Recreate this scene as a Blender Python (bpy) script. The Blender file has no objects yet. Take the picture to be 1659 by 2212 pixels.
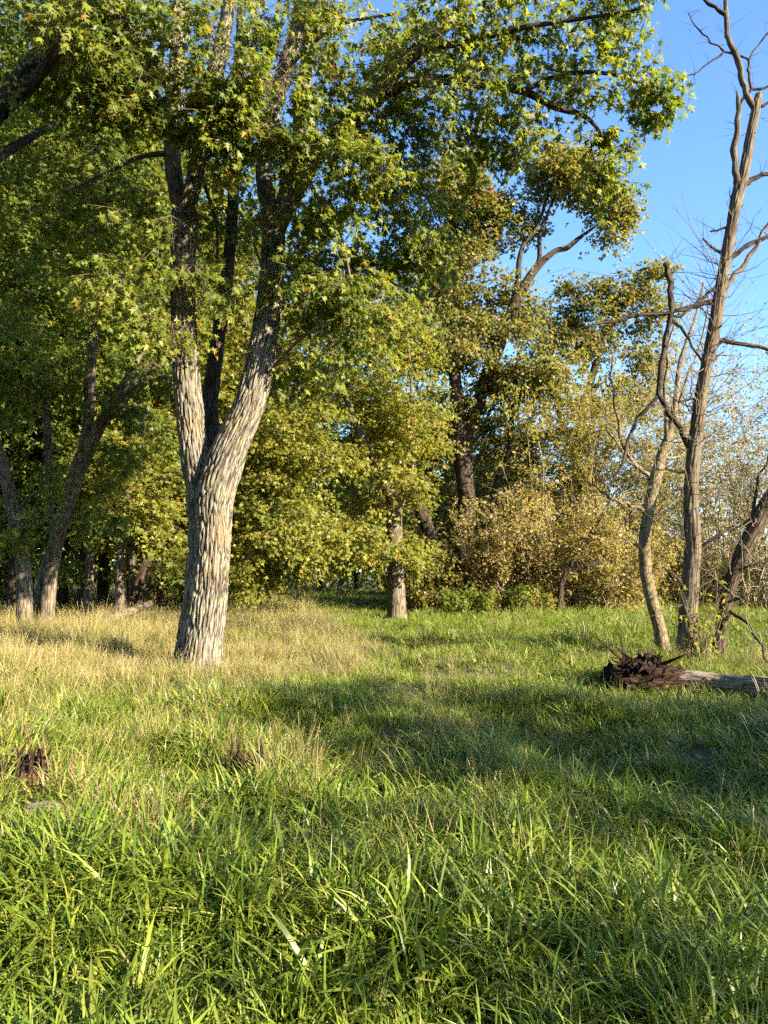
import bpy, math, random
import numpy as np
from mathutils import Vector, Matrix

# ------------------------------------------------------------------ camera, sky, sun, exposure
SC = bpy.context.scene
COL = SC.collection
CAM = np.array([0.0, 0.0, 1.62])
PITCH = math.radians(4.27)
F = 1659.0                                    # focal length in layout pixels (layout frame 1659 x 2212)
cam_d = bpy.data.cameras.new('camera')
cam_o = bpy.data.objects.new('camera', cam_d)
COL.objects.link(cam_o)
cam_o.location = CAM
cam_o.rotation_euler = (math.pi / 2 + PITCH, 0, 0)
cam_d.sensor_fit = 'VERTICAL'
cam_d.sensor_height = 36.0
cam_d.lens = 27.0
cam_d.clip_start = 0.05
cam_d.clip_end = 2000.0
SC.camera = cam_o

SUN_BACK = 57.0                               # degrees to the right of straight behind the camera
SUN_EL = 22.5
world = bpy.data.worlds.new("World")
SC.world = world
world.use_nodes = True
wn = world.node_tree
bgn = wn.nodes['Background']
sky = wn.nodes.new('ShaderNodeTexSky')
sky.sky_type = 'NISHITA'
sky.sun_disc = False
sky.sun_elevation = math.radians(SUN_EL)
sky.sun_rotation = math.radians(180 - SUN_BACK)
sky.dust_density = 0.3
sky.ozone_density = 6.0
wn.links.new(sky.outputs[0], bgn.inputs[0])
bgn.inputs[1].default_value = 0.088
a_, e_ = math.radians(SUN_BACK), math.radians(SUN_EL)
SUN_DIR = np.array([math.sin(a_) * math.cos(e_), -math.cos(a_) * math.cos(e_), math.sin(e_)])
sun_d = bpy.data.lights.new('sun', 'SUN')
sun_d.energy = 5.0
sun_d.angle = math.radians(0.53)
sun_d.color = (1.0, 0.87, 0.66)
sun_o = bpy.data.objects.new('sun', sun_d)
COL.objects.link(sun_o)
sun_o.rotation_euler = Vector(SUN_DIR).to_track_quat('Z', 'Y').to_euler()
SC.view_settings.view_transform = 'Standard'
SC.view_settings.look = 'None'
SC.view_settings.exposure = 2.4
SC.view_settings.gamma = 1.0
SC.view_settings.use_curve_mapping = False
cy = SC.cycles
cy.max_bounces = 5
cy.diffuse_bounces = 3
cy.glossy_bounces = 1
cy.transmission_bounces = 2
cy.transparent_max_bounces = 4
cy.caustics_reflective = False
cy.caustics_refractive = False
cy.use_denoising = False
cy.use_adaptive_sampling = True
cy.adaptive_threshold = 0.04
cy.sample_clamp_indirect = 4.0

RNG = np.random.default_rng(11)


# ------------------------------------------------------------------ numpy helpers
def hash2(ix, iy, seed=0):
    h = (ix.astype(np.int64) * 374761393 + iy.astype(np.int64) * 668265263 + seed * 1442695041) & 0xFFFFFFFF
    h = ((h ^ (h >> 13)) * 1274126177) & 0xFFFFFFFF
    return ((h ^ (h >> 16)) & 0xFFFFFF) / float(0xFFFFFF)


def vnoise(x, y, seed=0):
    x = np.asarray(x, float); y = np.asarray(y, float)
    ix = np.floor(x); iy = np.floor(y)
    fx = x - ix; fy = y - iy
    fx = fx * fx * (3 - 2 * fx); fy = fy * fy * (3 - 2 * fy)
    a = hash2(ix, iy, seed); b = hash2(ix + 1, iy, seed)
    c = hash2(ix, iy + 1, seed); d = hash2(ix + 1, iy + 1, seed)
    return (a * (1 - fx) + b * fx) * (1 - fy) + (c * (1 - fx) + d * fx) * fy


def sstep(a, b, x):
    t = np.clip((np.asarray(x, float) - a) / (b - a), 0, 1)
    return t * t * (3 - 2 * t)


def ground(x, y):
    x = np.asarray(x, float); y = np.asarray(y, float)
    h = 0.10 * (vnoise(x / 3.1 + 5, y / 3.1, 3) - 0.5) + 0.36 * (vnoise(x / 0.95, y / 0.95, 4) - 0.5) * (1 - sstep(14, 30, y))
    h = h * (1 - sstep(60, 110, y))
    # the bank falls away to the river on the far right
    h = h - 2.6 * sstep(0, 9, (y - 33.0) * 0.8 + (x - 13.0) * 0.6) * sstep(6.0, 11.0, x + 0.05 * (y - 30))
    return h


def P(x, y, depth):
    u = (x - 829.5) / F; v = (1106.0 - y) / F
    dy = math.cos(PITCH) - v * math.sin(PITCH)
    dz = math.sin(PITCH) + v * math.cos(PITCH)
    t = depth / dy
    return np.array([CAM[0] + u * t, depth, CAM[2] + dz * t])


def PB(x, depth, sink=0.15):
    """point on the ground seen in layout column x at a depth"""
    wx = P(x, 1300, depth)[0]
    return np.array([wx, depth, float(ground(wx, depth)) - sink])


def proj(p):
    q = p - CAM
    f = q[:, 1] * math.cos(PITCH) + q[:, 2] * math.sin(PITCH)
    w = -q[:, 1] * math.sin(PITCH) + q[:, 2] * math.cos(PITCH)
    f = np.maximum(f, 0.01)
    return 829.5 + F * q[:, 0] / f, 1106 - F * w / f


def norm(v):
    return v / np.maximum(np.linalg.norm(v, axis=-1, keepdims=True), 1e-9)


def mesh_np(name, verts, faces, mat=None, uv=None, fattr=None, smooth=False):
    """faces: list of int arrays (n,3) / (n,4); uv: per vertex (V,2); fattr: dict name -> per face floats"""
    me = bpy.data.meshes.new(name)
    verts = np.asarray(verts, np.float32)
    me.vertices.add(len(verts))
    me.vertices.foreach_set('co', verts.ravel())
    faces = [np.asarray(f, np.int32) for f in faces if len(f)]
    idx = np.concatenate([f.ravel() for f in faces])
    tot = np.concatenate([np.full(len(f), f.shape[1], np.int32) for f in faces])
    start = np.concatenate([[0], np.cumsum(tot)[:-1]]).astype(np.int32)
    me.loops.add(len(idx)); me.polygons.add(len(tot))
    me.loops.foreach_set('vertex_index', idx)
    me.polygons.foreach_set('loop_start', start)
    if smooth:
        me.polygons.foreach_set('use_smooth', np.ones(len(tot), bool))
    if uv is not None:
        l = me.uv_layers.new(name='UVMap')
        l.data.foreach_set('uv', np.asarray(uv, np.float32)[idx].ravel())
    for k, v in (fattr or {}).items():
        at = me.attributes.new(k, 'FLOAT', 'FACE')
        at.data.foreach_set('value', np.asarray(v, np.float32))
    me.update(calc_edges=True)
    if mat:
        me.materials.append(mat)
    return me


def link(name, me, parent=None, kind=None, loc=None):
    o = bpy.data.objects.new(name, me)
    COL.objects.link(o)
    if parent is not None:
        o.parent = parent
        if parent.type == 'EMPTY' and loc is None:
            o.location = -Vector(parent.location)     # meshes are in world coordinates
    if kind:
        o['kind'] = kind
    return o


def thing(name, label, cat, loc, group=None):
    o = bpy.data.objects.new(name, None)
    COL.objects.link(o)
    o.location = [float(v) for v in loc]
    o.empty_display_size = 0.2
    o['label'] = label; o['category'] = cat
    if group:
        o['group'] = group
    return o


# ------------------------------------------------------------------ materials
def nmat(name):
    m = bpy.data.materials.new(name)
    m.use_nodes = True
    nt = m.node_tree
    nt.nodes.clear()
    out = nt.nodes.new('ShaderNodeOutputMaterial')
    return m, nt, out


def N(nt, typ, **kw):
    n = nt.nodes.new(typ)
    for k, v in kw.items():
        if k in n.inputs:
            n.inputs[k].default_value = v
        else:
            setattr(n, k, v)
    return n


def ramp(nt, fac, stops):
    r = nt.nodes.new('ShaderNodeValToRGB')
    el = r.color_ramp.elements
    el[0].position = stops[0][0]; el[0].color = (*stops[0][1], 1)
    el[1].position = stops[-1][0]; el[1].color = (*stops[-1][1], 1)
    for p, c in stops[1:-1]:
        e = el.new(p); e.color = (*c, 1)
    if fac is not None:
        nt.links.new(fac, r.inputs[0])
    return r


def leaf_mat(name, stops, trans=0.5, tmul=(1.65, 1.6, 0.8), rough=0.48, spec=0.28):
    m, nt, out = nmat(name)
    at = N(nt, 'ShaderNodeAttribute', attribute_name='rnd')
    r = ramp(nt, at.outputs['Fac'], stops)
    b = N(nt, 'ShaderNodeBsdfPrincipled', Roughness=rough)
    b.inputs['Specular IOR Level'].default_value = spec
    nt.links.new(r.outputs[0], b.inputs['Base Color'])
    mul = N(nt, 'ShaderNodeMixRGB', blend_type='MULTIPLY')
    mul.inputs[0].default_value = 1.0
    mul.inputs[2].default_value = (*tmul, 1)
    nt.links.new(r.outputs[0], mul.inputs[1])
    t = N(nt, 'ShaderNodeBsdfTranslucent')
    nt.links.new(mul.outputs[0], t.inputs[0])
    mx = N(nt, 'ShaderNodeMixShader')
    mx.inputs[0].default_value = trans
    nt.links.new(b.outputs[0], mx.inputs[1]); nt.links.new(t.outputs[0], mx.inputs[2])
    nt.links.new(mx.outputs[0], out.inputs[0])
    return m


M = {}
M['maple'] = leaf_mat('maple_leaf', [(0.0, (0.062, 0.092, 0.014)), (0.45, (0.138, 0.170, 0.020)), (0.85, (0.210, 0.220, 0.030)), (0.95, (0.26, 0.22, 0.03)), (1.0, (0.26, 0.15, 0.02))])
M['maple_shade'] = leaf_mat('maple_leaf_shaded_green', [(0.0, (0.048, 0.078, 0.013)), (0.5, (0.115, 0.145, 0.020)), (0.92, (0.175, 0.190, 0.030)), (1.0, (0.18, 0.16, 0.02))])  # darker copy of the maple leaf: shade put into the colour
M['yellowgreen'] = leaf_mat('yellow_green_leaf', [(0.0, (0.090, 0.108, 0.016)), (0.45, (0.175, 0.180, 0.028)), (0.85, (0.240, 0.220, 0.038)), (0.95, (0.27, 0.20, 0.025)), (1.0, (0.28, 0.13, 0.02))])
M['olive'] = leaf_mat('olive_leaf', [(0.0, (0.080, 0.090, 0.020)), (0.45, (0.155, 0.152, 0.034)), (0.82, (0.215, 0.185, 0.046)), (0.94, (0.24, 0.15, 0.03)), (1.0, (0.25, 0.10, 0.02))])
M['brown'] = leaf_mat('autumn_brown_leaf', [(0.0, (0.120, 0.118, 0.034)), (0.4, (0.215, 0.185, 0.058)), (0.8, (0.290, 0.215, 0.080)), (1.0, (0.26, 0.13, 0.05))])
M['willow'] = leaf_mat('willow_leaf', [(0.0, (0.125, 0.125, 0.030)), (0.5, (0.215, 0.195, 0.052)), (0.9, (0.22, 0.17, 0.04)), (1.0, (0.25, 0.13, 0.03))])
M['yellow'] = leaf_mat('yellow_autumn_leaf', [(0.0, (0.25, 0.22, 0.02)), (1.0, (0.42, 0.32, 0.02))])


def bark_mat(name, dark, mid, light, su=18.0, sv=3.0, bump=0.6, stain=None, moss=0.0):
    m, nt, out = nmat(name)
    uv = N(nt, 'ShaderNodeUVMap')
    mp = N(nt, 'ShaderNodeMapping')
    mp.inputs['Scale'].default_value = (su, sv, 1)
    nt.links.new(uv.outputs[0], mp.inputs[0])
    wn_ = N(nt, 'ShaderNodeTexNoise', Scale=1.4, Detail=5.0)
    nt.links.new(mp.outputs[0], wn_.inputs[0])
    ad = N(nt, 'ShaderNodeMixRGB', blend_type='ADD')
    ad.inputs[0].default_value = 0.7
    nt.links.new(mp.outputs[0], ad.inputs[1]); nt.links.new(wn_.outputs['Color'], ad.inputs[2])
    vo = N(nt, 'ShaderNodeTexVoronoi', Scale=1.0, feature='DISTANCE_TO_EDGE')
    nt.links.new(ad.outputs[0], vo.inputs[0])
    n2 = N(nt, 'ShaderNodeTexNoise', Scale=3.5, Detail=8.0, Roughness=0.7)
    nt.links.new(mp.outputs[0], n2.inputs[0])
    r0 = ramp(nt, vo.outputs['Distance'], [(0.0, (0, 0, 0)), (0.12, (1, 1, 1))])
    r1 = ramp(nt, n2.outputs['Fac'], [(0.28, dark), (0.5, mid), (0.72, light)])
    mx = N(nt, 'ShaderNodeMixRGB', blend_type='MIX')
    mx.inputs[1].default_value = (dark[0] * 0.6, dark[1] * 0.6, dark[2] * 0.6, 1)
    nt.links.new(r0.outputs[0], mx.inputs[0]); nt.links.new(r1.outputs[0], mx.inputs[2])
    col = mx.outputs[0]
    n3 = N(nt, 'ShaderNodeTexNoise', Scale=1.3, Detail=4.0)
    nt.links.new(uv.outputs[0], n3.inputs[0])
    if stain:
        r3 = ramp(nt, n3.outputs['Fac'], [(0.52, (0, 0, 0)), (0.68, (1, 1, 1))])
        mm = N(nt, 'ShaderNodeMixRGB', blend_type='MIX')
        mm.inputs[2].default_value = (*stain, 1)
        sc_ = N(nt, 'ShaderNodeMath', operation='MULTIPLY')
        sc_.inputs[1].default_value = 0.55
        nt.links.new(r3.outputs[0], sc_.inputs[0]); nt.links.new(sc_.outputs[0], mm.inputs[0])
        nt.links.new(col, mm.inputs[1])
        col = mm.outputs[0]
    if moss:
        n4 = N(nt, 'ShaderNodeTexNoise', Scale=4.0, Detail=6.0)
        nt.links.new(uv.outputs[0], n4.inputs[0])
        r4 = ramp(nt, n4.outputs['Fac'], [(0.5, (0, 0, 0)), (0.7, (moss, moss, moss))])
        m4 = N(nt, 'ShaderNodeMixRGB', blend_type='MIX')
        m4.inputs[2].default_value = (0.20, 0.21, 0.09, 1)
        nt.links.new(r4.outputs[0], m4.inputs[0]); nt.links.new(col, m4.inputs[1])
        col = m4.outputs[0]
    n5 = N(nt, 'ShaderNodeTexNoise', Scale=2.2, Detail=6.0, Roughness=0.65, Distortion=0.6)
    nt.links.new(uv.outputs[0], n5.inputs[0])
    r5 = ramp(nt, n5.outputs['Fac'], [(0.32, (0.55, 0.52, 0.50)), (0.5, (0.95, 0.95, 0.95)), (0.7, (1.12, 1.12, 1.15))])
    m5 = N(nt, 'ShaderNodeMixRGB', blend_type='MULTIPLY')
    m5.inputs[0].default_value = 1.0
    nt.links.new(col, m5.inputs[1]); nt.links.new(r5.outputs[0], m5.inputs[2])
    col = m5.outputs[0]
    b = N(nt, 'ShaderNodeBsdfPrincipled', Roughness=0.9)
    b.inputs['Specular IOR Level'].default_value = 0.15
    nt.links.new(col, b.inputs['Base Color'])
    hm = N(nt, 'ShaderNodeMath', operation='ADD')
    nt.links.new(r0.outputs[0], hm.inputs[0]); nt.links.new(n2.outputs['Fac'], hm.inputs[1])
    bp = N(nt, 'ShaderNodeBump', Strength=bump, Distance=0.02)
    nt.links.new(hm.outputs[0], bp.inputs['Height'])
    nt.links.new(bp.outputs[0], b.inputs['Normal'])
    nt.links.new(b.outputs[0], out.inputs[0])
    return m


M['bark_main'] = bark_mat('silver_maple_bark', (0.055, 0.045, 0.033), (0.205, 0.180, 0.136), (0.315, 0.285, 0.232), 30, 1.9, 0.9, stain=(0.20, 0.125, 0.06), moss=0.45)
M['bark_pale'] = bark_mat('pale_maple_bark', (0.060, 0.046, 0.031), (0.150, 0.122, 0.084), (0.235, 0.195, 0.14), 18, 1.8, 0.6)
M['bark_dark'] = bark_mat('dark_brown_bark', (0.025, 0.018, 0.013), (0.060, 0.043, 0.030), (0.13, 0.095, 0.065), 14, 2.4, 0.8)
M['bark_dead'] = bark_mat('weathered_dead_wood', (0.050, 0.037, 0.025), (0.125, 0.098, 0.068), (0.205, 0.168, 0.12), 26, 0.9, 0.35, stain=(0.10, 0.055, 0.03), moss=0.35)
M['bark_curved'] = bark_mat('young_mottled_bark', (0.085, 0.06, 0.034), (0.18, 0.140, 0.082), (0.26, 0.215, 0.14), 20, 7.0, 0.35, moss=0.5)
M['bark_red'] = bark_mat('reddish_rotten_bark', (0.035, 0.022, 0.015), (0.090, 0.062, 0.042), (0.19, 0.15, 0.105), 18, 2.5, 0.8)
M['root'] = bark_mat('rotten_root_wood', (0.012, 0.007, 0.005), (0.035, 0.018, 0.011), (0.085, 0.045, 0.026), 14, 6.0, 1.0)
M['stump'] = bark_mat('crumbling_stump_wood', (0.03, 0.015, 0.009), (0.095, 0.050, 0.030), (0.20, 0.125, 0.08), 24, 5.0, 1.0)
M['log'] = bark_mat('bleached_log_wood', (0.10, 0.080, 0.058), (0.24, 0.20, 0.150), (0.35, 0.305, 0.24), 30, 1.0, 0.5)


def plain_mat(name, stops, scale=8.0, rough=0.85):
    m, nt, out = nmat(name)
    tc = N(nt, 'ShaderNodeNewGeometry')
    n = N(nt, 'ShaderNodeTexNoise', Scale=scale, Detail=4.0)
    nt.links.new(tc.outputs['Position'], n.inputs[0])
    r = ramp(nt, n.outputs['Fac'], stops)
    b = N(nt, 'ShaderNodeBsdfPrincipled', Roughness=rough)
    b.inputs['Specular IOR Level'].default_value = 0.2
    nt.links.new(r.outputs[0], b.inputs['Base Color'])
    nt.links.new(b.outputs[0], out.inputs[0])
    return m


M['twig'] = plain_mat('twig_bark', [(0.3, (0.06, 0.045, 0.03)), (0.7, (0.17, 0.13, 0.09))])
M['twig_dark'] = plain_mat('dark_twig_bark', [(0.3, (0.02, 0.015, 0.012)), (0.7, (0.07, 0.05, 0.038))])
M['twig_pale'] = plain_mat('pale_twig_bark', [(0.3, (0.17, 0.13, 0.08)), (0.7, (0.34, 0.28, 0.19))])

# ground: thatch and soil under the grass
m, nt, out = nmat('soil_and_thatch')
g_ = N(nt, 'ShaderNodeNewGeometry')
n1 = N(nt, 'ShaderNodeTexNoise', Scale=0.35, Detail=5.0)
n2 = N(nt, 'ShaderNodeTexNoise', Scale=22.0, Detail=6.0, Roughness=0.7)
nt.links.new(g_.outputs['Position'], n1.inputs[0]); nt.links.new(g_.outputs['Position'], n2.inputs[0])
ra = ramp(nt, n2.outputs['Fac'], [(0.3, (0.018, 0.020, 0.008)), (0.55, (0.045, 0.052, 0.016)), (0.75, (0.10, 0.085, 0.035))])
rb = ramp(nt, n2.outputs['Fac'], [(0.3, (0.015, 0.013, 0.006)), (0.55, (0.050, 0.045, 0.018)), (0.75, (0.10, 0.080, 0.035))])
r1 = ramp(nt, n1.outputs['Fac'], [(0.42, (0, 0, 0)), (0.6, (1, 1, 1))])
mx = N(nt, 'ShaderNodeMixRGB')
nt.links.new(r1.outputs[0], mx.inputs[0]); nt.links.new(ra.outputs[0], mx.inputs[1]); nt.links.new(rb.outputs[0], mx.inputs[2])
b = N(nt, 'ShaderNodeBsdfPrincipled', Roughness=0.95)
nt.links.new(mx.outputs[0], b.inputs['Base Color'])
bp = N(nt, 'ShaderNodeBump', Strength=0.8, Distance=0.05)
nt.links.new(n2.outputs['Fac'], bp.inputs['Height']); nt.links.new(bp.outputs[0], b.inputs['Normal'])
nt.links.new(b.outputs[0], out.inputs[0])
M['ground'] = m

m, nt, out = nmat('river_water')
b = N(nt, 'ShaderNodeBsdfPrincipled', Roughness=0.12, IOR=1.33)
b.inputs['Base Color'].default_value = (0.03, 0.045, 0.05, 1)
nz = N(nt, 'ShaderNodeTexNoise', Scale=1.2, Detail=3.0)
g_ = N(nt, 'ShaderNodeNewGeometry')
nt.links.new(g_.outputs['Position'], nz.inputs[0])
bp = N(nt, 'ShaderNodeBump', Strength=0.25, Distance=0.2)
nt.links.new(nz.outputs['Fac'], bp.inputs['Height']); nt.links.new(bp.outputs[0], b.inputs['Normal'])
nt.links.new(b.outputs[0], out.inputs[0])
M['water'] = m


def grass_mat(name, green, dry, trans=0.24):
    """green/dry: colour stops over the per-blade number; the tuft's own dryness mixes them"""
    m, nt, out = nmat(name)
    at = N(nt, 'ShaderNodeAttribute', attribute_name='rnd')
    dr = N(nt, 'ShaderNodeAttribute', attribute_name='dry', attribute_type='INSTANCER')
    rg = ramp(nt, at.outputs['Fac'], green); rd = ramp(nt, at.outputs['Fac'], dry)
    # per-blade threshold: some blades of a tuft are dry, others green
    ad = N(nt, 'ShaderNodeMath', operation='SUBTRACT'); ad.inputs[1].default_value = 0.5
    at2 = N(nt, 'ShaderNodeAttribute', attribute_name='rnd2')
    nt.links.new(at2.outputs['Fac'], ad.inputs[0])
    s2 = N(nt, 'ShaderNodeMath', operation='MULTIPLY_ADD'); s2.inputs[1].default_value = 0.9
    nt.links.new(ad.outputs[0], s2.inputs[0]); nt.links.new(dr.outputs['Fac'], s2.inputs[2])
    r3 = ramp(nt, s2.outputs[0], [(0.35, (0, 0, 0)), (0.65, (1, 1, 1))])
    mx = N(nt, 'ShaderNodeMixRGB')
    nt.links.new(r3.outputs[0], mx.inputs[0]); nt.links.new(rg.outputs[0], mx.inputs[1]); nt.links.new(rd.outputs[0], mx.inputs[2])
    b = N(nt, 'ShaderNodeBsdfPrincipled', Roughness=0.42)
    b.inputs['Specular IOR Level'].default_value = 0.35
    nt.links.new(mx.outputs[0], b.inputs['Base Color'])
    mul = N(nt, 'ShaderNodeMixRGB', blend_type='MULTIPLY')
    mul.inputs[0].default_value = 1.0; mul.inputs[2].default_value = (1.35, 1.45, 0.8, 1)
    nt.links.new(mx.outputs[0], mul.inputs[1])
    t = N(nt, 'ShaderNodeBsdfTranslucent')
    nt.links.new(mul.outputs[0], t.inputs[0])
    ms = N(nt, 'ShaderNodeMixShader'); ms.inputs[0].default_value = trans
    nt.links.new(b.outputs[0], ms.inputs[1]); nt.links.new(t.outputs[0], ms.inputs[2])
    nt.links.new(ms.outputs[0], out.inputs[0])
    return m


DRY = [(0.0, (0.14, 0.10, 0.036)), (0.5, (0.255, 0.195, 0.078)), (1.0, (0.37, 0.295, 0.135))]
M['grass'] = grass_mat('grass_blade', [(0.0, (0.055, 0.098, 0.010)), (0.5, (0.130, 0.180, 0.017)), (0.9, (0.220, 0.245, 0.032)), (1.0, (0.26, 0.24, 0.05))], DRY)


# ------------------------------------------------------------------ wood: limbs, tubes, twigs
def catmull(pts, rad, step):
    pts = np.asarray(pts, float); rad = np.asarray(rad, float)
    p = np.vstack([2 * pts[0] - pts[1], pts, 2 * pts[-1] - pts[-2]])
    out_p, out_r = [], []
    for i in range(len(pts) - 1):
        p0, p1, p2, p3 = p[i], p[i + 1], p[i + 2], p[i + 3]
        n = max(1, int(np.linalg.norm(p2 - p1) / step))
        for t in np.linspace(0, 1, n, endpoint=False):
            q = 0.5 * ((2 * p1) + (-p0 + p2) * t + (2 * p0 - 5 * p1 + 4 * p2 - p3) * t * t + (-p0 + 3 * p1 - 3 * p2 + p3) * t ** 3)
            out_p.append(q); out_r.append(rad[i] * (1 - t) + rad[i + 1] * t)
    out_p.append(pts[-1]); out_r.append(rad[-1])
    return np.array(out_p), np.array(out_r)


def bark_height(u, v, circ, fu, fv, seed):
    """0 in the furrows, 1 on the plates; u is arc length (periodic over circ), v length"""
    nu = max(3, int(round(circ / fu)))
    wv = v / fv + 1.2 * vnoise(u / circ * nu * 0.5, v / fv * 0.7, seed + 5)
    x = u / circ * nu + 0.55 * (vnoise(np.zeros_like(v), v / (fv * 0.8), seed + 9) - 0.5) + 0.35 * (vnoise(u / fu, v / (fv * 0.35), seed + 2) - 0.5)
    ix = np.floor(x); iy = np.floor(wv)
    f1 = np.full(x.shape, 9.0); f2 = np.full(x.shape, 9.0)
    for dx in (-1, 0, 1):
        for dy in (-1, 0, 1):
            cx = ix + dx; cyy = iy + dy
            px = cx + 0.15 + 0.7 * hash2(np.mod(cx, nu), cyy, seed)
            py = cyy + 0.15 + 0.7 * hash2(np.mod(cx, nu), cyy, seed + 1)
            d = np.hypot(x - px, wv - py)
            f2 = np.minimum(f2, np.maximum(f1, d)); f1 = np.minimum(f1, d)
    return np.clip((f2 - f1) / 0.35, 0, 1)


def limb_geo(pts, rad, sides=20, step=0.15, bark=0.0, fu=0.06, fv=0.4, seed=0, flare=0.0, wob=0.06, tip=True, ridge=0.0):
    p, r = catmull(pts, rad, step)
    n = len(p)
    seg = np.linalg.norm(np.diff(p, axis=0), axis=1)
    v = np.concatenate([[0], np.cumsum(seg)])
    tan = norm(np.gradient(p, axis=0))
    ref = np.array([0.31, 0.95, 0.02])
    nn = np.zeros_like(p)
    a = ref - tan[0] * np.dot(ref, tan[0]); nn[0] = a / np.linalg.norm(a)
    for i in range(1, n):
        a = nn[i - 1] - tan[i] * np.dot(nn[i - 1], tan[i]); nn[i] = a / np.linalg.norm(a)
    bb = np.cross(tan, nn)
    th = np.linspace(0, 2 * np.pi, sides, endpoint=False)
    TH, V = np.meshgrid(th, v)
    R = np.repeat(r[:, None], sides, 1)
    if flare:
        R = R * (1 + flare * np.exp(-V / 0.28) * (1 + 0.55 * np.sin(TH * 4 + seed) + 0.3 * np.sin(TH * 7 + 2 * seed)))
    cth, sth = np.cos(TH), np.sin(TH)
    R = R * (1 + wob * 2 * (vnoise(cth * 1.3 + V * 0.8, sth * 1.3 + V * 1.1 + seed, seed) - 0.5))
    if bark:
        circ = 2 * np.pi * float(np.mean(r))
        U = TH / (2 * np.pi) * circ
        hgt = bark_height(U, V, circ, fu, fv, seed)
        fine = vnoise(U / 0.012, V / 0.07, seed + 20)
        R = R + bark * (hgt - 0.6) + bark * 0.5 * (fine - 0.5)
    co = p[:, None, :] + R[..., None] * (cth[..., None] * nn[:, None, :] + sth[..., None] * bb[:, None, :])
    verts = co.reshape(-1, 3)
    uvs = np.stack([TH * float(np.mean(r)), V], -1).reshape(-1, 2)
    i = np.arange(n - 1)[:, None] * sides; j = np.arange(sides)[None, :]; j2 = (j + 1) % sides
    q = np.stack([i + j, i + j2, i + sides + j2, i + sides + j], -1).reshape(-1, 4)
    tri = []
    if tip:
        verts = np.vstack([verts, p[-1] + tan[-1] * r[-1] * 0.8])
        uvs = np.vstack([uvs, [0, v[-1]]])
        k = (n - 1) * sides
        tri = np.stack([k + np.arange(sides), k + (np.arange(sides) + 1) % sides, np.full(sides, len(verts) - 1)], -1)
    return verts, q, tri, uvs, p, r


def limb(name, pts, rad, mat, parent, kind=None, **kw):
    v, q, t, uv, p, r = limb_geo(pts, rad, **kw)
    me = mesh_np(name, v, [q] + ([t] if len(t) else []), mat, uv, smooth=True)
    o = link(name, me, parent, kind)
    return o, p, r


def px_limb(spec):
    """spec rows: (x, y, width_px, depth) -> world points and radii"""
    pts = [P(x, y, d) for x, y, w, d in spec]
    rad = [w * 0.5 * d / F for x, y, w, d in spec]
    return pts, rad


def tubes_batch(paths, radii, sides=4):
    """paths (T,n,3), radii (T,n) -> verts, quads, uv"""
    T, n, _ = paths.shape
    tan = norm(np.gradient(paths, axis=1))
    ref = np.where(np.abs(tan[..., 2:3]) > 0.9, np.array([1.0, 0, 0]), np.array([0, 0, 1.0]))
    nn = norm(np.cross(tan, ref)); bb = np.cross(tan, nn)
    th = np.linspace(0, 2 * np.pi, sides, endpoint=False)
    co = paths[:, :, None, :] + radii[:, :, None, None] * (np.cos(th)[None, None, :, None] * nn[:, :, None, :] + np.sin(th)[None, None, :, None] * bb[:, :, None, :])
    verts = co.reshape(-1, 3)
    t = np.arange(T)[:, None, None] * n * sides
    i = np.arange(n - 1)[None, :, None] * sides
    j = np.arange(sides)[None, None, :]; j2 = (j + 1) % sides
    q = np.stack([t + i + j, t + i + j2, t + i + sides + j2, t + i + sides + j], -1).reshape(-1, 4)
    uv = np.zeros((len(verts), 2)); uv[:, 0] = np.tile(np.arange(sides) / sides * 0.05, T * n)
    uv[:, 1] = np.repeat(np.tile(np.linspace(0, 1, n), T), sides)
    return verts, q, uv


def grow_twigs(skel, skel_r, clusters, rng, npt=5, lift=0.25, rmax=0.045):
    """connect every cluster to the nearest wood with a curved twig; returns (paths, radii)"""
    cl = np.asarray(clusters)
    cap = len(skel) + 3 * len(cl) + 10
    nodes = np.empty((cap, 3)); nrad = np.empty(cap)
    nodes[:len(skel)] = skel; nrad[:len(skel)] = skel_r
    cnt = len(skel)
    d0 = np.empty(len(cl))
    for i in range(0, len(cl), 200):
        d0[i:i + 200] = np.linalg.norm(cl[i:i + 200, None] - skel[None, ::3], axis=2).min(1)
    paths, radii = [], []
    for k in np.argsort(d0):
        c = cl[k]
        d = np.linalg.norm(nodes[:cnt] - c, axis=1)
        j = int(np.argmin(d))
        L = d[j]
        a = nodes[j]
        m = (a + c) / 2 + np.array([0, 0, lift * L]) + rng.normal(0, 0.10, 3) * L
        t = np.linspace(0, 1, npt)[:, None]
        path = (1 - t) ** 2 * a + 2 * t * (1 - t) * m + t * t * c
        path[1:-1] += rng.normal(0, 0.025, (npt - 2, 3)) * L
        r0 = min(rmax, nrad[j] * 0.75, 0.006 + 0.011 * L)
        radii.append(np.linspace(r0, 0.003, npt)); paths.append(path)
        nodes[cnt:cnt + 3] = path[[npt // 3, 2 * npt // 3, npt - 1]]
        nrad[cnt:cnt + 3] = (r0 * 0.75, r0 * 0.5, 0.004)
        cnt += 3
    return np.array(paths), np.array(radii)


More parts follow.
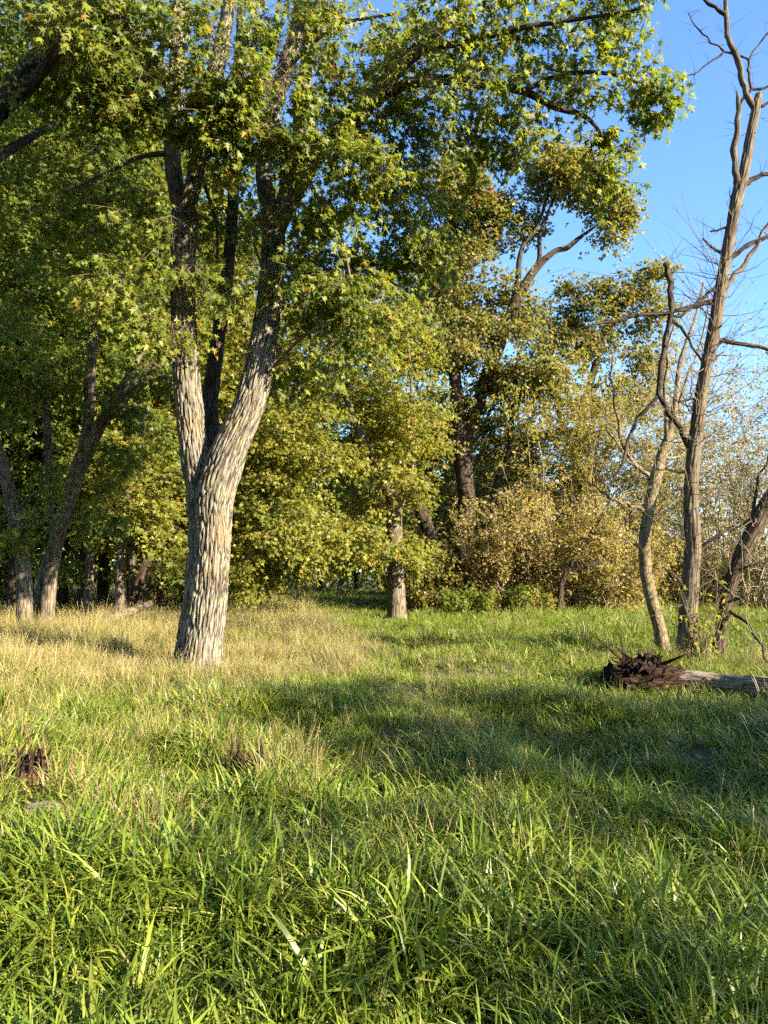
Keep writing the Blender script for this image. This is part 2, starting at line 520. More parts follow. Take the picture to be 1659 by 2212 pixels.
# leaf outlines: x across, y along, z fold
def _maple(full):
    if full:
        pts = [(0, 0), (0.36, 0.06), (0.17, 0.27), (0.55, 0.55), (0.15, 0.52), (0, 1.0), (-0.15, 0.52), (-0.55, 0.55), (-0.17, 0.27), (-0.36, 0.06)]
        v = np.array([(x, y, -0.35 * abs(x) - 0.12 * y * y) for x, y in pts])
        f = np.array([(0, 1, 2), (2, 3, 4), (4, 5, 6), (6, 7, 8), (8, 9, 0), (0, 2, 8), (2, 4, 6), (2, 6, 8)])
    else:
        pts = [(0, 0), (0.50, 0.50), (0.14, 0.52), (0, 1.0), (-0.14, 0.52), (-0.50, 0.50)]
        v = np.array([(x, y, -0.30 * abs(x) - 0.10 * y * y) for x, y in pts])
        f = np.array([(0, 1, 2), (0, 2, 4), (2, 3, 4), (0, 4, 5)])
    return v, f


def _oval(w):
    v = np.array([(0, 0, 0), (w, 0.45, -0.12), (0, 1.0, -0.15), (-w, 0.45, -0.12)])
    return v, np.array([(0, 1, 2), (0, 2, 3)])


LEAF = {'maple': _maple(True), 'maple3': _maple(False), 'oval': _oval(0.34), 'narrow': _oval(0.17)}


def leaves_geo(pos, dirs, nrm, size, shape):
    tv, tf = LEAF[shape]
    d = norm(dirs)
    n = nrm - d * (nrm * d).sum(1, keepdims=True)
    n = norm(n)
    r = np.cross(d, n)
    K = len(tv)
    co = pos[:, None] + size[:, None, None] * (tv[None, :, 0:1] * r[:, None] + tv[None, :, 1:2] * d[:, None] + tv[None, :, 2:3] * n[:, None])
    f = (np.arange(len(pos))[:, None, None] * K + tf[None]).reshape(-1, 3)
    return co.reshape(-1, 3), f, len(tf)


SHOOTS = []


def sprays(clusters, center, rng, per, spread=0.32, size=(0.07, 0.115), shoots=5, droop=0.35, up=0.45, outward=0.6):
    """leaves set along short shoots that leave each cluster point"""
    cl = np.asarray(clusters); C = len(cl)
    outw = norm(cl - center)
    sd = rng.normal(0, 1, (C, shoots, 3)) * np.array([1, 1, 0.55]) + outw[:, None] * 0.7
    sd[..., 2] -= droop
    sd = norm(sd)
    k = rng.integers(0, shoots, (C, per))
    t = rng.uniform(0.1, 1.0, (C, per)) ** 0.8
    ln = spread * rng.uniform(0.6, 1.35, (C, shoots))
    ci = np.arange(C)[:, None]
    d = sd[ci, k]
    pos = cl[:, None] + d * (t * ln[ci, k])[..., None]
    pos[..., 2] -= droop * 0.25 * spread * t * t
    side = norm(rng.normal(0, 1, (C, per, 3)) * np.array([1, 1, 0.5]))
    dirs = norm(d * 0.6 + side * 0.8 + np.array([0, 0, -0.45]))
    pos = pos + dirs * 0.03
    nrm = np.array([0, 0, up]) + SUN_DIR * 0.45 + outw[:, None] * outward * 0.6 + rng.normal(0, 0.45, (C, per, 3))
    sz = rng.uniform(size[0], size[1], (C, per))
    keep = rng.uniform(0, 1, (C, per)) < rng.uniform(0.55, 1.0, (C, 1))
    tone = np.clip(rng.normal(0.42, 0.2, (C, per)) + rng.normal(0, 0.16, (C, 1)), 0, 1)
    ends = cl[:, None] + sd * ln[..., None]; ends[..., 2] -= droop * .25 * spread
    SHOOTS[:] = [np.stack([np.repeat(cl[:, None], shoots, 1), ends], 2).reshape(-1, 2, 3)]
    return pos[keep], dirs[keep], nrm[keep], sz[keep], tone[keep]


def crown(parent, clusters, center, rng, mat, per, shape='maple3', clear=None, cname='crown', draw=None, **kw):
    pos, d, n, s, tone = sprays(clusters, center, rng, per, **kw)
    if draw:
        sh = SHOOTS[0]
        twig_part(parent, sh, np.tile(np.array([[.0045, .0015]]), (len(sh), 1)), draw, 'shoots', 3)
    if clear:
        x, y = proj(pos)
        drop = np.zeros(len(pos), bool)
        for (rows, frac) in clear:
            rows = np.array(rows, float)
            for a, b2 in zip(rows[:-1], rows[1:]):
                ab = b2[:2] - a[:2]
                t = np.clip(((x - a[0]) * ab[0] + (y - a[1]) * ab[1]) / max(ab @ ab, 1e-6), 0, 1)
                dx = x - (a[0] + t * ab[0]); dy = y - (a[1] + t * ab[1])
                w = a[2] * (1 - t) + b2[2] * t; dep = a[3] * (1 - t) + b2[3] * t
                drop |= (np.hypot(dx, dy) < w * 0.5 + 16) & (pos[:, 1] < dep + 0.2) & (rng.uniform(0, 1, len(pos)) < frac)
        pos, d, n, s, tone = pos[~drop], d[~drop], n[~drop], s[~drop], tone[~drop]
    v, f, k = leaves_geo(pos, d, n, s, shape)
    me = mesh_np(cname, v, [f], mat, fattr={'rnd': np.repeat(tone, k)})
    return link(cname, me, parent, 'stuff')


def twig_part(parent, paths, radii, mat, name='twigs', sides=4):
    v, q, uv = tubes_batch(paths, radii, sides)
    me = mesh_np(name, v, [q], mat, uv, smooth=True)
    return link(name, me, parent, 'stuff')


def blob_points(blobs, rng, dens=1.0):
    """blobs: (x, y, rx, ry, depth, rdepth, n) in layout pixels and metres"""
    out = []
    for (x, y, rx, ry, dep, rd, n) in blobs:
        c = P(x, y, dep)
        n = int(n * dens)
        q = norm(rng.normal(0, 1, (2 * n, 3))) * rng.uniform(0.05, 1, (2 * n, 1)) ** (1 / 2.2)
        q = c + q * np.array([rx * dep / F, rd, ry * dep / F])
        k = 0.055 * dep                                    # boughs: foliage gathers in clumps with gaps between
        g = vnoise(q[:, 0] / k + q[:, 1] / k * .6, q[:, 2] / (k * .7), 17) + vnoise(q[:, 1] / k + 9, q[:, 2] / (k * .7) + q[:, 0] / k * .5, 18)
        out.append(q[np.argsort(-(g + rng.uniform(0, .35, 2 * n)))[:n]])
    return np.vstack(out)


# ------------------------------------------------------------------ ground sheet, river
def graded(a, b, near, far, step):
    c = [0.0]
    while c[-1] < far:
        c.append(c[-1] + (step if c[-1] < near else step + (c[-1] - near) * 0.16))
    return np.array(c)


gx = graded(0, 0, 9, 700, 0.25); gx = np.concatenate([-gx[:0:-1], gx])
gy = graded(0, 0, 42, 900, 0.3); gy2 = graded(0, 0, 6, 200, 0.5); gy = np.concatenate([-gy2[:0:-1], gy])
GX, GY = np.meshgrid(gx, gy)
gv = np.stack([GX, GY, ground(GX, GY)], -1).reshape(-1, 3)
nx, ny = len(gx), len(gy)
i = np.arange(ny - 1)[:, None] * nx; j = np.arange(nx - 1)[None, :]
gq = np.stack([i + j, i + j + 1, i + nx + j + 1, i + nx + j], -1).reshape(-1, 4)
link('ground', mesh_np('ground', gv, [gq], M['ground'], smooth=True), None, 'structure')
wv = np.array([(12, 34, -1.5), (500, 34, -1.5), (500, 240, -1.5), (12, 240, -1.5)])
link('river', mesh_np('river', wv, [np.array([[0, 1, 2, 3]])], M['water']), None, 'structure')

# ------------------------------------------------------------------ the forked silver maple in the middle
rng = np.random.default_rng(3)
D0 = 12.6
base = PB(425, D0)
maple = thing('forked_maple', 'large forked silver maple with pale furrowed bark standing in dry grass', 'tree', (base[0], base[1], base[2] + 0.15))
stemR = [(434, 1475, 92, D0), (437, 1400, 80, D0), (447, 1320, 76, D0), (455, 1240, 74, D0), (460, 1150, 76, D0), (463, 1080, 80, D0), (478, 1020, 80, D0), (503, 955, 70, D0), (538, 875, 64, D0), (560, 790, 58, D0), (575, 700, 54, D0 + .1), (588, 590, 50, D0 + .2), (592, 490, 46, D0 + .3)]
stemL = [(410, 1475, 74, D0 + .12), (414, 1400, 64, D0 + .12), (428, 1290, 60, D0 + .15), (437, 1160, 58, D0 + .15), (432, 1060, 58, D0 + .15), (421, 990, 56, D0 + .15), (411, 900, 55, D0 + .15), (402, 800, 54, D0 + .1), (395, 650, 50, D0), (396, 540, 50, D0), (400, 460, 54, D0)]
skel, skr = [], []


def main_limb(spec, mat='bark_main', parent=maple, name='limb', **kw):
    pts, rad = px_limb(spec)
    o, p, r = limb(name, pts, rad, M[mat], parent if name == 'trunk' else main_trunk, **kw)
    skel.append(p); skr.append(r)
    return o


main_trunk = main_limb(stemR, name='trunk', sides=150, step=0.026, bark=0.042, fu=0.06, fv=0.60, seed=1, flare=0.30, wob=0.05)
main_limb(stemL, name='trunk', sides=110, step=0.03, bark=0.040, fu=0.06, fv=0.60, seed=2, flare=0.30, wob=0.05)
L_up = [(400, 480, 34, D0), (382, 420, 36, D0 + .1), (372, 330, 36, D0 + .3), (378, 200, 34, D0 + .6), (386, 60, 32, D0 + .9), (392, -120, 26, D0 + 1.1), (400, -330, 16, D0 + 1.2)]
L_rt = [(398, 470, 40, D0), (414, 410, 36, D0 - .1), (430, 340, 34, D0 - .2), (452, 230, 36, D0 - .3), (472, 130, 34, D0 - .4), (490, 40, 30, D0 - .5), (512, -100, 22, D0 - .6), (540, -300, 12, D0 - .8)]
R_up = [(592, 500, 40, D0 + .3), (576, 420, 36, D0 + .3), (572, 360, 36, D0 + .3), (588, 250, 34, D0 + .2), (615, 150, 36, D0 + .1), (640, 70, 34, D0), (662, -40, 28, D0 - .1), (700, -240, 16, D0 - .4)]
R_rt = [(596, 500, 38, D0 + .3), (630, 430, 40, D0 + .2), (662, 370, 40, D0), (710, 305, 38, D0 - .2), (780, 245, 34, D0 - .5), (850, 160, 32, D0 - .8), (905, 105, 30, D0 - 1.), (980, 40, 22, D0 - 1.2), (1060, -60, 14, D0 - 1.5)]
R_bk = [(600, 470, 30, D0 + .6), (640, 330, 30, D0 + .9), (652, 210, 30, D0 + 1.1), (672, 90, 28, D0 + 1.3), (700, -30, 24, D0 + 1.5), (730, -200, 14, D0 + 1.6)]
R_ov = [(780, 245, 20, D0 - .5), (860, 190, 22, D0 - .3), (950, 172, 22, D0 - .4), (1040, 182, 20, D0 - .6), (1130, 196, 18, D0 - .8), (1200, 232, 15, D0 - .9), (1260, 250, 11, D0 - .9), (1296, 290, 8, D0 - .9), (1305, 370, 5, D0 - .9)]
R_ov2 = [(905, 105, 18, D0 - 1.), (1010, 90, 14, D0 - 1.3), (1130, 60, 12, D0 - 1.6), (1260, 40, 8, D0 - 1.8), (1380, 20, 4, D0 - 2)]
R_ov3 = [(1130, 196, 12, D0 - .8), (1220, 160, 10, D0 - 1.), (1320, 160, 8, D0 - 1.1), (1400, 190, 5, D0 - 1.2), (1450, 225, 3, D0 - 1.2)]
third = [(470, 1010, 44, D0 + .55), (456, 930, 40, D0 + .75), (455, 850, 36, D0 + 1.), (470, 740, 30, D0 + 1.3), (490, 600, 28, D0 + 1.6), (505, 420, 24, D0 + 2.), (515, 200, 22, D0 + 2.2), (520, 20, 16, D0 + 2.4)]
for k, sp in enumerate((L_up, L_rt, R_up, R_rt, R_bk)):
    main_limb(sp, mat='bark_main', sides=56, step=0.06, bark=0.014, fu=0.05, fv=0.28, seed=10 + k, wob=0.08)
main_limb(third, mat='bark_dark', sides=40, step=0.08, bark=0.012, seed=21, wob=0.08)  # stem behind the fork, its shade put into a darker bark colour
for k, sp in enumerate((R_ov, R_ov2, R_ov3)):
    main_limb(sp, mat='bark_dark', sides=14, step=0.12, seed=30 + k, wob=0.12)
# small side branches seen between the limbs
for sp in ([(585, 620, 10, D0), (560, 560, 7, D0 - .5), (540, 500, 5, D0 - .9)],
           [(400, 780, 12, D0), (350, 770, 9, D0 - .8), (320, 720, 6, D0 - 1.4)],
           [(560, 830, 8, D0), (640, 740, 6, D0 - .6), (720, 690, 4, D0 - 1.2)],
           [(660, 380, 12, D0), (700, 450, 9, D0 - .3), (740, 520, 6, D0 - .6), (760, 620, 4, D0 - .9)],
           [(468, 560, 6, D0 + .3), (470, 500, 8, D0 + .2), (455, 440, 8, D0), (440, 390, 10, D0 - .1)],
           [(372, 330, 14, D0 + .3), (300, 340, 10, D0), (220, 380, 8, D0 - .6), (120, 420, 5, D0 - 1.2)],
           [(378, 200, 14, D0 + .6), (290, 150, 10, D0 - .4), (210, 160, 8, D0 - 1.2), (150, 120, 5, D0 - 2)],
           [(452, 230, 12, D0 - .3), (420, 150, 9, D0 - 1.2), (350, 90, 7, D0 - 2.2), (250, 60, 4, D0 - 3)],
           [(615, 150, 12, D0), (720, 60, 9, D0 - 1.), (850, 30, 7, D0 - 2)],
           [(562, 175, 6, D0 - .4), (558, 200, 8, D0 - .3), (560, 240, 8, D0 - .1), (575, 330, 10, D0 + .2)]):
    main_limb(sp, mat='bark_pale', sides=10, step=0.1, seed=40, wob=0.1)
SK = np.vstack(skel); SR = np.concatenate(skr)
blobs_main = [
    # x, y, rx, ry, depth, rdepth, n    -- the hanging crown
    (480, -120, 520, 200, D0, 3.4, 60),
    (430, 130, 330, 190, D0 - 1.0, 3.0, 125),
    (240, 90, 180, 170, D0 - 2.6, 1.6, 84),
    (760, 60, 240, 200, D0 - .6, 2.4, 130),
    (960, 130, 170, 190, D0 - 1.0, 1.8, 78),
    (900, 330, 200, 160, D0 - .2, 1.6, 66),
    (1100, 120, 130, 190, D0 - 1.2, 1.2, 56),
    (1260, 110, 130, 130, D0 - 1.3, 1.0, 44),
    (1390, 190, 75, 70, D0 - 1.3, .6, 22),
    (1330, 20, 90, 40, D0 - 1.8, .6, 16),
    (1290, 330, 62, 110, D0 - 1.0, .5, 24),
    (1080, 300, 90, 70, D0 - 1., .8, 30),
    (660, 250, 150, 140, D0 - 1.2, 1.4, 46),
    (590, 235, 70, 60, D0 - 1.8, .6, 22),
    (500, 200, 130, 90, D0 - 1.6, .9, 24),
    (400, 250, 120, 80, D0 - 1.6, .7, 38),
    (250, 240, 70, 110, D0 - 2., .6, 26),
    (680, 560, 150, 200, D0 + .2, 1.6, 90),
    (800, 500, 170, 200, D0 + .6, 1.6, 90),
    (470, 590, 60, 70, D0 - .7, .5, 16),
    (395, 735, 45, 40, D0 - .8, .35, 12),
    (330, 715, 45, 60, D0 - 1.2, .4, 13),
    (650, 760, 110, 110, D0 + .6, 1.2, 40),
    (480, 330, 70, 60, D0 - 1.2, .5, 16),
    (640, 470, 60, 40, D0 - .6, .4, 12),
    (560, 470, 40, 30, D0 - .7, .3, 7),
    (170, 420, 150, 130, D0 + .6, 1.6, 50),
    (420, 570, 55, 45, D0 - .6, .3, 14), (600, 560, 40, 40, D0 - .6, .3, 10), (400, 300, 70, 50, D0 - 1.2, .4, 16), (600, 330, 70, 60, D0 - 1., .4, 18), (780, 330, 90, 70, D0 - 1.6, .5, 22), (720, 430, 90, 60, D0 - 1.2, .6, 20), (760, 640, 120, 120, D0 - .2, 1., 44), (880, 600, 90, 120, D0 + .4, 1., 36),
    (490, 470, 90, 110, D0 + 1.7, .8, 34), (430, 200, 110, 160, D0 - 1.7, .5, 36), (330, 470, 80, 80, D0 - 1., .6, 22), (560, 130, 100, 120, D0 - 1.4, .6, 34),
    (250, 640, 90, 90, D0 - .6, .8, 20),
]
CL = blob_points(blobs_main, rng, 1.1)
cx_, cy_ = proj(CL)
CL = CL[~((cx_ > 1180) & (cy_ > 300) & (cx_ < 1245)) & ~((cx_ > 1340) & (cy_ > 290)) & ~((cx_ > 1040) & (cx_ < 1250) & (cy_ > 350))]
tp, tr = grow_twigs(SK, SR, CL, rng)
twig_part(maple, tp, tr, M['twig'], sides=3)
clear_main = [(stemR[3:9], 1.0), (stemR[8:11], 0.8), (stemR[10:], 0.55), (stemL[3:7], 1.0), (stemL[6:9], 0.7), (stemL[8:], 0.55), (L_up[:3], 0.6), (L_up[2:5], 0.5), (L_rt[:3], 0.75), (L_rt[4:6], 0.8), (R_up[:3], 0.55), (R_up[3:6], 0.85), (R_rt[1:3], 0.7), (R_rt[5:7], 0.7), (R_ov[1:6], 0.5)]
crown(maple, CL, P(480, 300, D0), rng, M['maple'], per=50, shape='maple', clear=clear_main, draw=M['twig'], spread=0.42, size=(0.055, 0.14))

# ------------------------------------------------------------------ generic limb trees from layout pixels
def px_tree(name, label, cat, limbs, mat, twig_mat, leaf, blobs, per, seed, shape='maple3', group=None, clear=None, keep=None, bark=0.0, dens=1.5, **kw):
    r_ = np.random.default_rng(seed)
    x0, y0, w0, d0 = limbs[0][0]
    b0 = PB(x0, d0)
    root = thing(name, label, cat, (b0[0], b0[1], b0[2] + 0.15), group)
    ps, rs = [], []
    for k, sp in enumerate(limbs):
        pts, rad = px_limb(sp)
        if k == 0:
            pts[0] = b0
        big = sp[0][2] * sp[0][3] > 380
        o_, p, r = limb('trunk' if k == 0 else 'limb', pts, rad, M[mat], root if k == 0 else trunk_, sides=28 if big else 12, step=0.1 if big else 0.18, bark=bark if big else 0, fu=0.06, fv=0.35, seed=seed + k, flare=0.25 if k == 0 else 0, wob=0.1)
        if k == 0:
            trunk_ = o_
        ps.append(p); rs.append(r)
    SKt, SRt = np.vstack(ps), np.concatenate(rs)
    if blobs:
        c = blob_points(blobs, r_, dens)
        c = c[c[:, 2] > ground(c[:, 0], c[:, 1]) + 0.35]
        if keep is not None:
            c = c[keep(*proj(c))]
        tp, tr = grow_twigs(SKt, SRt, c, r_)
        twig_part(root, tp, tr, M[twig_mat], sides=3)
        crown(root, c, c.mean(0) - np.array([0, 0, 1.0]), r_, M[leaf], per, shape, clear, **kw)
    return root


# leaning maple whose dark limbs enter at the upper left
px_tree('leaning_maple', 'dark maple limbs leaning in from the upper left edge under shaded leaves', 'tree',
        [[(-260, 1600, 90, 10.8), (-240, 1100, 80, 10.8), (-190, 700, 74, 10.7), (-120, 430, 68, 10.6), (0, 228, 38, 10.6), (90, 112, 30, 10.6), (170, 50, 22, 10.6), (300, -40, 24, 10.6), (420, -140, 12, 10.6)],
         [(0, 240, 40, 10.6), (50, 200, 30, 10.8), (110, 130, 24, 9.4), (200, 0, 14, 9.6)],
         [(-120, 430, 34, 10.6), (-40, 360, 28, 10), (60, 300, 18, 11.6), (160, 240, 10, 13)]],
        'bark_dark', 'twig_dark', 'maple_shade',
        [(60, 0, 230, 170, 13.6, 2.2, 150), (-80, 250, 230, 260, 13.6, 2.0, 120), (140, 300, 190, 150, 14.4, 1.6, 100), (110, 20, 130, 60, 10.8, .6, 14), (330, 40, 150, 90, 10.4, .7, 22), (60, 200, 110, 90, 10.2, .4, 14), (160, 90, 90, 80, 10.2, .4, 10), (-60, 560, 150, 150, 13.2, 1.5, 45)],
        46, 101, shape='maple3', clear=[([(0, 240, 60, 10.6), (90, 115, 30, 10.6), (170, 50, 22, 10.6)], 0.8)], spread=0.42, size=(0.07, 0.14))

# left edge group
px_tree('edge_maple', 'leafy maple with straight pale trunk at the far left edge of the wood', 'tree',
        [[(58, 1375, 36, 18), (50, 1230, 30, 18), (30, 1110, 27, 18), (8, 1010, 25, 18), (-30, 900, 22, 18), (-60, 760, 22, 18), (-70, 560, 16, 18), (-60, 300, 8, 18)],
         [(30, 1110, 10, 18), (70, 1070, 7, 17.5), (110, 1050, 4, 17)], [(-30, 900, 14, 18), (40, 800, 10, 17.4), (100, 690, 6, 17)]],
        'bark_pale', 'twig', 'maple',
        [(20, 560, 150, 150, 17.8, 1.8, 90), (-40, 800, 150, 150, 18, 1.8, 70), (60, 750, 110, 100, 17, 1.2, 45), (10, 1150, 50, 40, 17.2, .6, 10), (-20, 380, 130, 120, 18, 1.6, 50)],
        40, 102, clear=[([(58, 1375, 40, 18), (50, 1230, 33, 18), (30, 1110, 32, 18), (8, 1010, 30, 18)], 0.55)], spread=0.48, size=(0.10, 0.16), bark=0.012)
px_tree('leaning_forked_maple', 'mottled maple leaning right with twin stems splitting above the left log', 'tree',
        [[(98, 1375, 33, 18.6), (108, 1260, 29, 18.6), (125, 1150, 30, 18.5), (155, 1060, 33, 18.4), (180, 985, 32, 18.3), (225, 905, 26, 18.2), (290, 835, 24, 18.1), (350, 770, 18, 18), (420, 680, 10, 17.8)],
         [(70, 1375, 20, 18.8), (100, 1230, 24, 18.9), (140, 1110, 26, 18.9), (175, 1010, 24, 18.9), (240, 880, 22, 19), (285, 800, 16, 19), (330, 700, 10, 19)],
         [(180, 985, 26, 18.3), (192, 900, 24, 18.3), (196, 800, 22, 18.4), (206, 720, 20, 18.5), (225, 630, 16, 18.6), (235, 500, 10, 18.8), (240, 380, 6, 19)],
         [(120, 1150, 18, 18.5), (108, 1050, 17, 18.4), (104, 960, 16, 18.3), (96, 860, 12, 18.2), (80, 740, 6, 18.2)]],
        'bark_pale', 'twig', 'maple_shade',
        [(220, 480, 180, 190, 18.6, 2.2, 150), (280, 700, 110, 110, 18.8, 1.4, 55), (120, 620, 130, 130, 18.6, 1.6, 60), (280, 930, 80, 70, 18.4, 1.2, 26), (130, 820, 90, 60, 18.8, 1.2, 25), (240, 880, 70, 60, 17.6, .4, 14), (140, 1010, 60, 60, 17.6, .4, 9), (330, 790, 70, 50, 17.4, .4, 12), (90, 1130, 70, 50, 17.4, .4, 10), (210, 1120, 60, 50, 18., .6, 12)],
        40, 103, clear=[([(98, 1375, 38, 18.6), (125, 1150, 36, 18.5), (155, 1060, 40, 18.4), (180, 985, 38, 18.3), (225, 905, 30, 18.2), (290, 835, 24, 18.1), (350, 770, 18, 18)], 0.4), ([(180, 985, 26, 18.3), (196, 800, 22, 18.4), (225, 630, 16, 18.6)], 0.4)],
        spread=0.48, size=(0.10, 0.16), bark=0.012)
px_tree('understory_maple', 'small bright yellow-green maple growing left of the large trunk', 'tree',
        [[(262, 1310, 24, 21), (262, 1200, 21, 21), (270, 1100, 18, 21), (290, 1000, 14, 20.8), (320, 880, 8, 20.6)],
         [(270, 1100, 9, 21), (340, 1050, 6, 20.4), (390, 1010, 4, 20)]],
        'bark_pale', 'twig', 'yellowgreen',
        [(300, 1080, 85, 70, 20.4, 1.3, 46), (220, 1130, 60, 50, 20.8, 1.0, 20), (340, 1180, 55, 60, 20.2, 1., 26), (300, 960, 90, 70, 21, 1.4, 40), (210, 1010, 60, 60, 21.4, 1.2, 22)],
        44, 104, spread=0.5, size=(0.10, 0.16))
px_tree('slim_maple', 'slim mottled maple trunk in deep shade between the leaning stems and the log', 'tree',
        [[(188, 1345, 20, 22.5), (195, 1210, 17, 22.5), (200, 1050, 15, 22.5), (196, 850, 12, 22.5), (190, 650, 6, 22.5)]],
        'bark_pale', 'twig', 'maple_shade',
        [(200, 1000, 90, 110, 22.8, 1.6, 45), (190, 760, 120, 140, 23, 1.8, 55), (130, 1200, 70, 50, 22.6, 1.2, 18)], 40, 105, spread=0.5, size=(0.11, 0.17))
px_tree('collapsed_maple', 'dark broken stems leaning together behind the fallen log', 'tree',
        [[(268, 1320, 20, 23.5), (310, 1230, 20, 23.5), (345, 1150, 18, 23.5), (390, 1040, 12, 23.5)],
         [(285, 1325, 12, 23.2), (320, 1270, 12, 23.3), (350, 1200, 10, 23.4)], [(345, 1310, 14, 23.8), (350, 1200, 12, 23.6), (352, 1130, 10, 23.5)]],
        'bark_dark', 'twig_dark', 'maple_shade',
        [(380, 1010, 80, 90, 23.6, 1.4, 36), (370, 1230, 40, 40, 23., .8, 12)], 40, 106, spread=0.5, size=(0.11, 0.17))

# centre: small pale maple with yellowing crown
clear_c = [([(858, 1335, 36, 25), (858, 1240, 30, 25)], 1.0), ([(855, 1140, 30, 25), (852, 1090, 28, 25)], 0.7), ([(835, 1055, 22, 25), (800, 990, 20, 25)], 0.5)]
px_tree('yellowing_maple', 'small pale-trunked maple with yellow-green crown standing beside the grass path', 'tree',
        [[(858, 1345, 40, 25), (857, 1260, 34, 25), (854, 1160, 32, 25), (850, 1100, 32, 25), (838, 1055, 26, 25), (800, 985, 22, 24.9), (770, 920, 16, 24.8), (735, 820, 12, 24.6), (700, 700, 7, 24.4)],
         [(852, 1120, 22, 25), (872, 1070, 18, 25), (885, 1020, 16, 25), (892, 920, 10, 25.6), (885, 780, 6, 25.8), (868, 640, 4, 25.8)],
         [(800, 985, 12, 24.9), (720, 980, 9, 24.2), (640, 1010, 6, 23.5)], [(854, 1180, 10, 25), (780, 1200, 8, 24), (700, 1210, 5, 23)],
         [(846, 1345, 22, 25.1), (848, 1240, 18, 25.1), (850, 1160, 14, 25.1)]],
        'bark_pale', 'twig', 'yellowgreen',
        [(700, 1010, 190, 130, 24.2, 2.6, 190), (620, 1150, 130, 110, 23.2, 2.0, 120), (830, 900, 150, 140, 24.8, 2.2, 130), (780, 1180, 130, 70, 23.8, 1.6, 80), (860, 1190, 70, 40, 24.2, .9, 24), (860, 1060, 80, 60, 24.2, 1.0, 30), (540, 1230, 60, 60, 22.6, 1.4, 34), (760, 740, 170, 130, 25, 2.4, 110), (640, 900, 110, 120, 24.4, 2, 80), (870, 800, 80, 150, 24.2, .8, 40), (700, 860, 110, 100, 25.5, 1.2, 60), (780, 930, 90, 90, 25.6, 1., 40)],
        42, 107, clear=clear_c, spread=0.55, size=(0.10, 0.165), bark=0.01, dens=1.7,
        keep=lambda x, y: ~((y > 1235) & (x > 640)) & (y < 1290))

# the dark-trunked maple right of centre
dm = 31.0
clear_d = [([(985, 870, 36, dm), (1003, 1060, 36, dm)], 0.35), ([(1003, 1110, 36, dm), (1002, 1150, 36, dm)], .7), ([(1060, 800, 26, dm), (1110, 660, 24, dm), (1150, 590, 20, dm), (1200, 540, 14, dm), (1270, 500, 10, dm)], 0.45)]
px_tree('dark_maple', 'tall maple with dark forked trunk and olive crown reaching against the sky', 'tree',
        [[(1008, 1300, 52, dm), (1003, 1200, 38, dm), (1008, 1090, 36, dm), (998, 980, 36, dm), (988, 870, 32, dm), (980, 790, 24, dm), (962, 690, 18, dm), (935, 600, 14, dm), (900, 520, 10, dm), (870, 440, 6, dm)],
         [(1003, 1010, 30, dm), (1018, 920, 28, dm), (1046, 830, 28, dm), (1080, 740, 28, dm), (1112, 660, 24, dm), (1150, 590, 18, dm), (1195, 545, 12, dm), (1225, 535, 12, dm), (1250, 515, 9, dm), (1285, 490, 5, dm)],
         [(1105, 680, 18, dm), (1118, 610, 15, dm), (1122, 560, 11, dm), (1135, 520, 10, dm), (1160, 490, 6, dm), (1190, 400, 4, dm)],
         [(1150, 590, 13, dm), (1165, 560, 11, dm), (1166, 510, 9, dm), (1180, 470, 7, dm), (1195, 430, 4, dm)],
         [(965, 1280, 30, dm - 1), (940, 1190, 26, dm - 1), (912, 1110, 26, dm - 1), (885, 1050, 20, dm - 1), (860, 960, 14, dm - 1), (830, 840, 8, dm - 1)],
         [(1060, 1290, 20, dm), (1062, 1180, 20, dm), (1072, 1060, 20, dm), (1100, 990, 20, dm), (1145, 955, 20, dm), (1190, 935, 18, dm), (1250, 932, 14, dm), (1300, 945, 9, dm)],
         [(1100, 1000, 12, dm), (1104, 920, 12, dm), (1112, 850, 10, dm), (1120, 760, 7, dm)]],
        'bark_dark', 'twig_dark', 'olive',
        [(960, 520, 120, 170, dm, 2.6, 135), (1010, 420, 80, 90, dm, 1.8, 50), (1190, 400, 70, 75, dm - .3, 1.5, 54), (1280, 440, 80, 60, dm - .3, 1.2, 46), (1230, 340, 50, 45, dm, 1., 18), (1170, 345, 55, 45, dm, 1., 16), (1070, 500, 60, 110, dm + .5, 1.2, 44), (1130, 470, 50, 60, dm + .8, .8, 16), (1000, 370, 110, 60, dm, 1.4, 30), (1340, 470, 40, 30, dm, .7, 10),
         (1310, 500, 40, 45, dm, .8, 14), (1060, 640, 130, 110, dm + .4, 2., 95), (950, 760, 130, 140, dm, 2.6, 110), (1150, 760, 120, 110, dm, 2, 85), (1100, 900, 130, 120, dm + .4, 2.2, 85), (930, 940, 80, 100, dm, 1.6, 45), (1020, 560, 90, 80, dm, 1.5, 40)],
        46, 108, clear=clear_d, shape='oval', spread=0.65, size=(0.12, 0.19), bark=0.015, dens=2.4)
dr = 39.0
px_tree('river_maple', 'rounded olive maple behind the thicket with its crown under the open sky', 'tree',
        [[(1215, 1290, 30, dr), (1225, 1150, 26, dr), (1240, 1000, 22, dr), (1270, 850, 18, dr), (1310, 720, 12, dr), (1360, 640, 7, dr), (1410, 590, 4, dr)],
         [(1240, 1000, 14, dr), (1200, 860, 11, dr), (1190, 740, 7, dr), (1190, 650, 4, dr)]],
        'bark_dark', 'twig_dark', 'olive',
        [(1250, 690, 120, 90, dr, 2.4, 95), (1370, 660, 90, 75, dr, 1.8, 62), (1420, 600, 35, 35, dr, .9, 12), (1180, 700, 80, 70, dr, 1.8, 40), (1290, 830, 150, 110, dr, 2.4, 85), (1400, 760, 60, 60, dr, 1.5, 22), (1230, 620, 40, 30, dr, .8, 10)],
        46, 109, shape='oval', spread=0.75, size=(0.14, 0.22), dens=2.4)

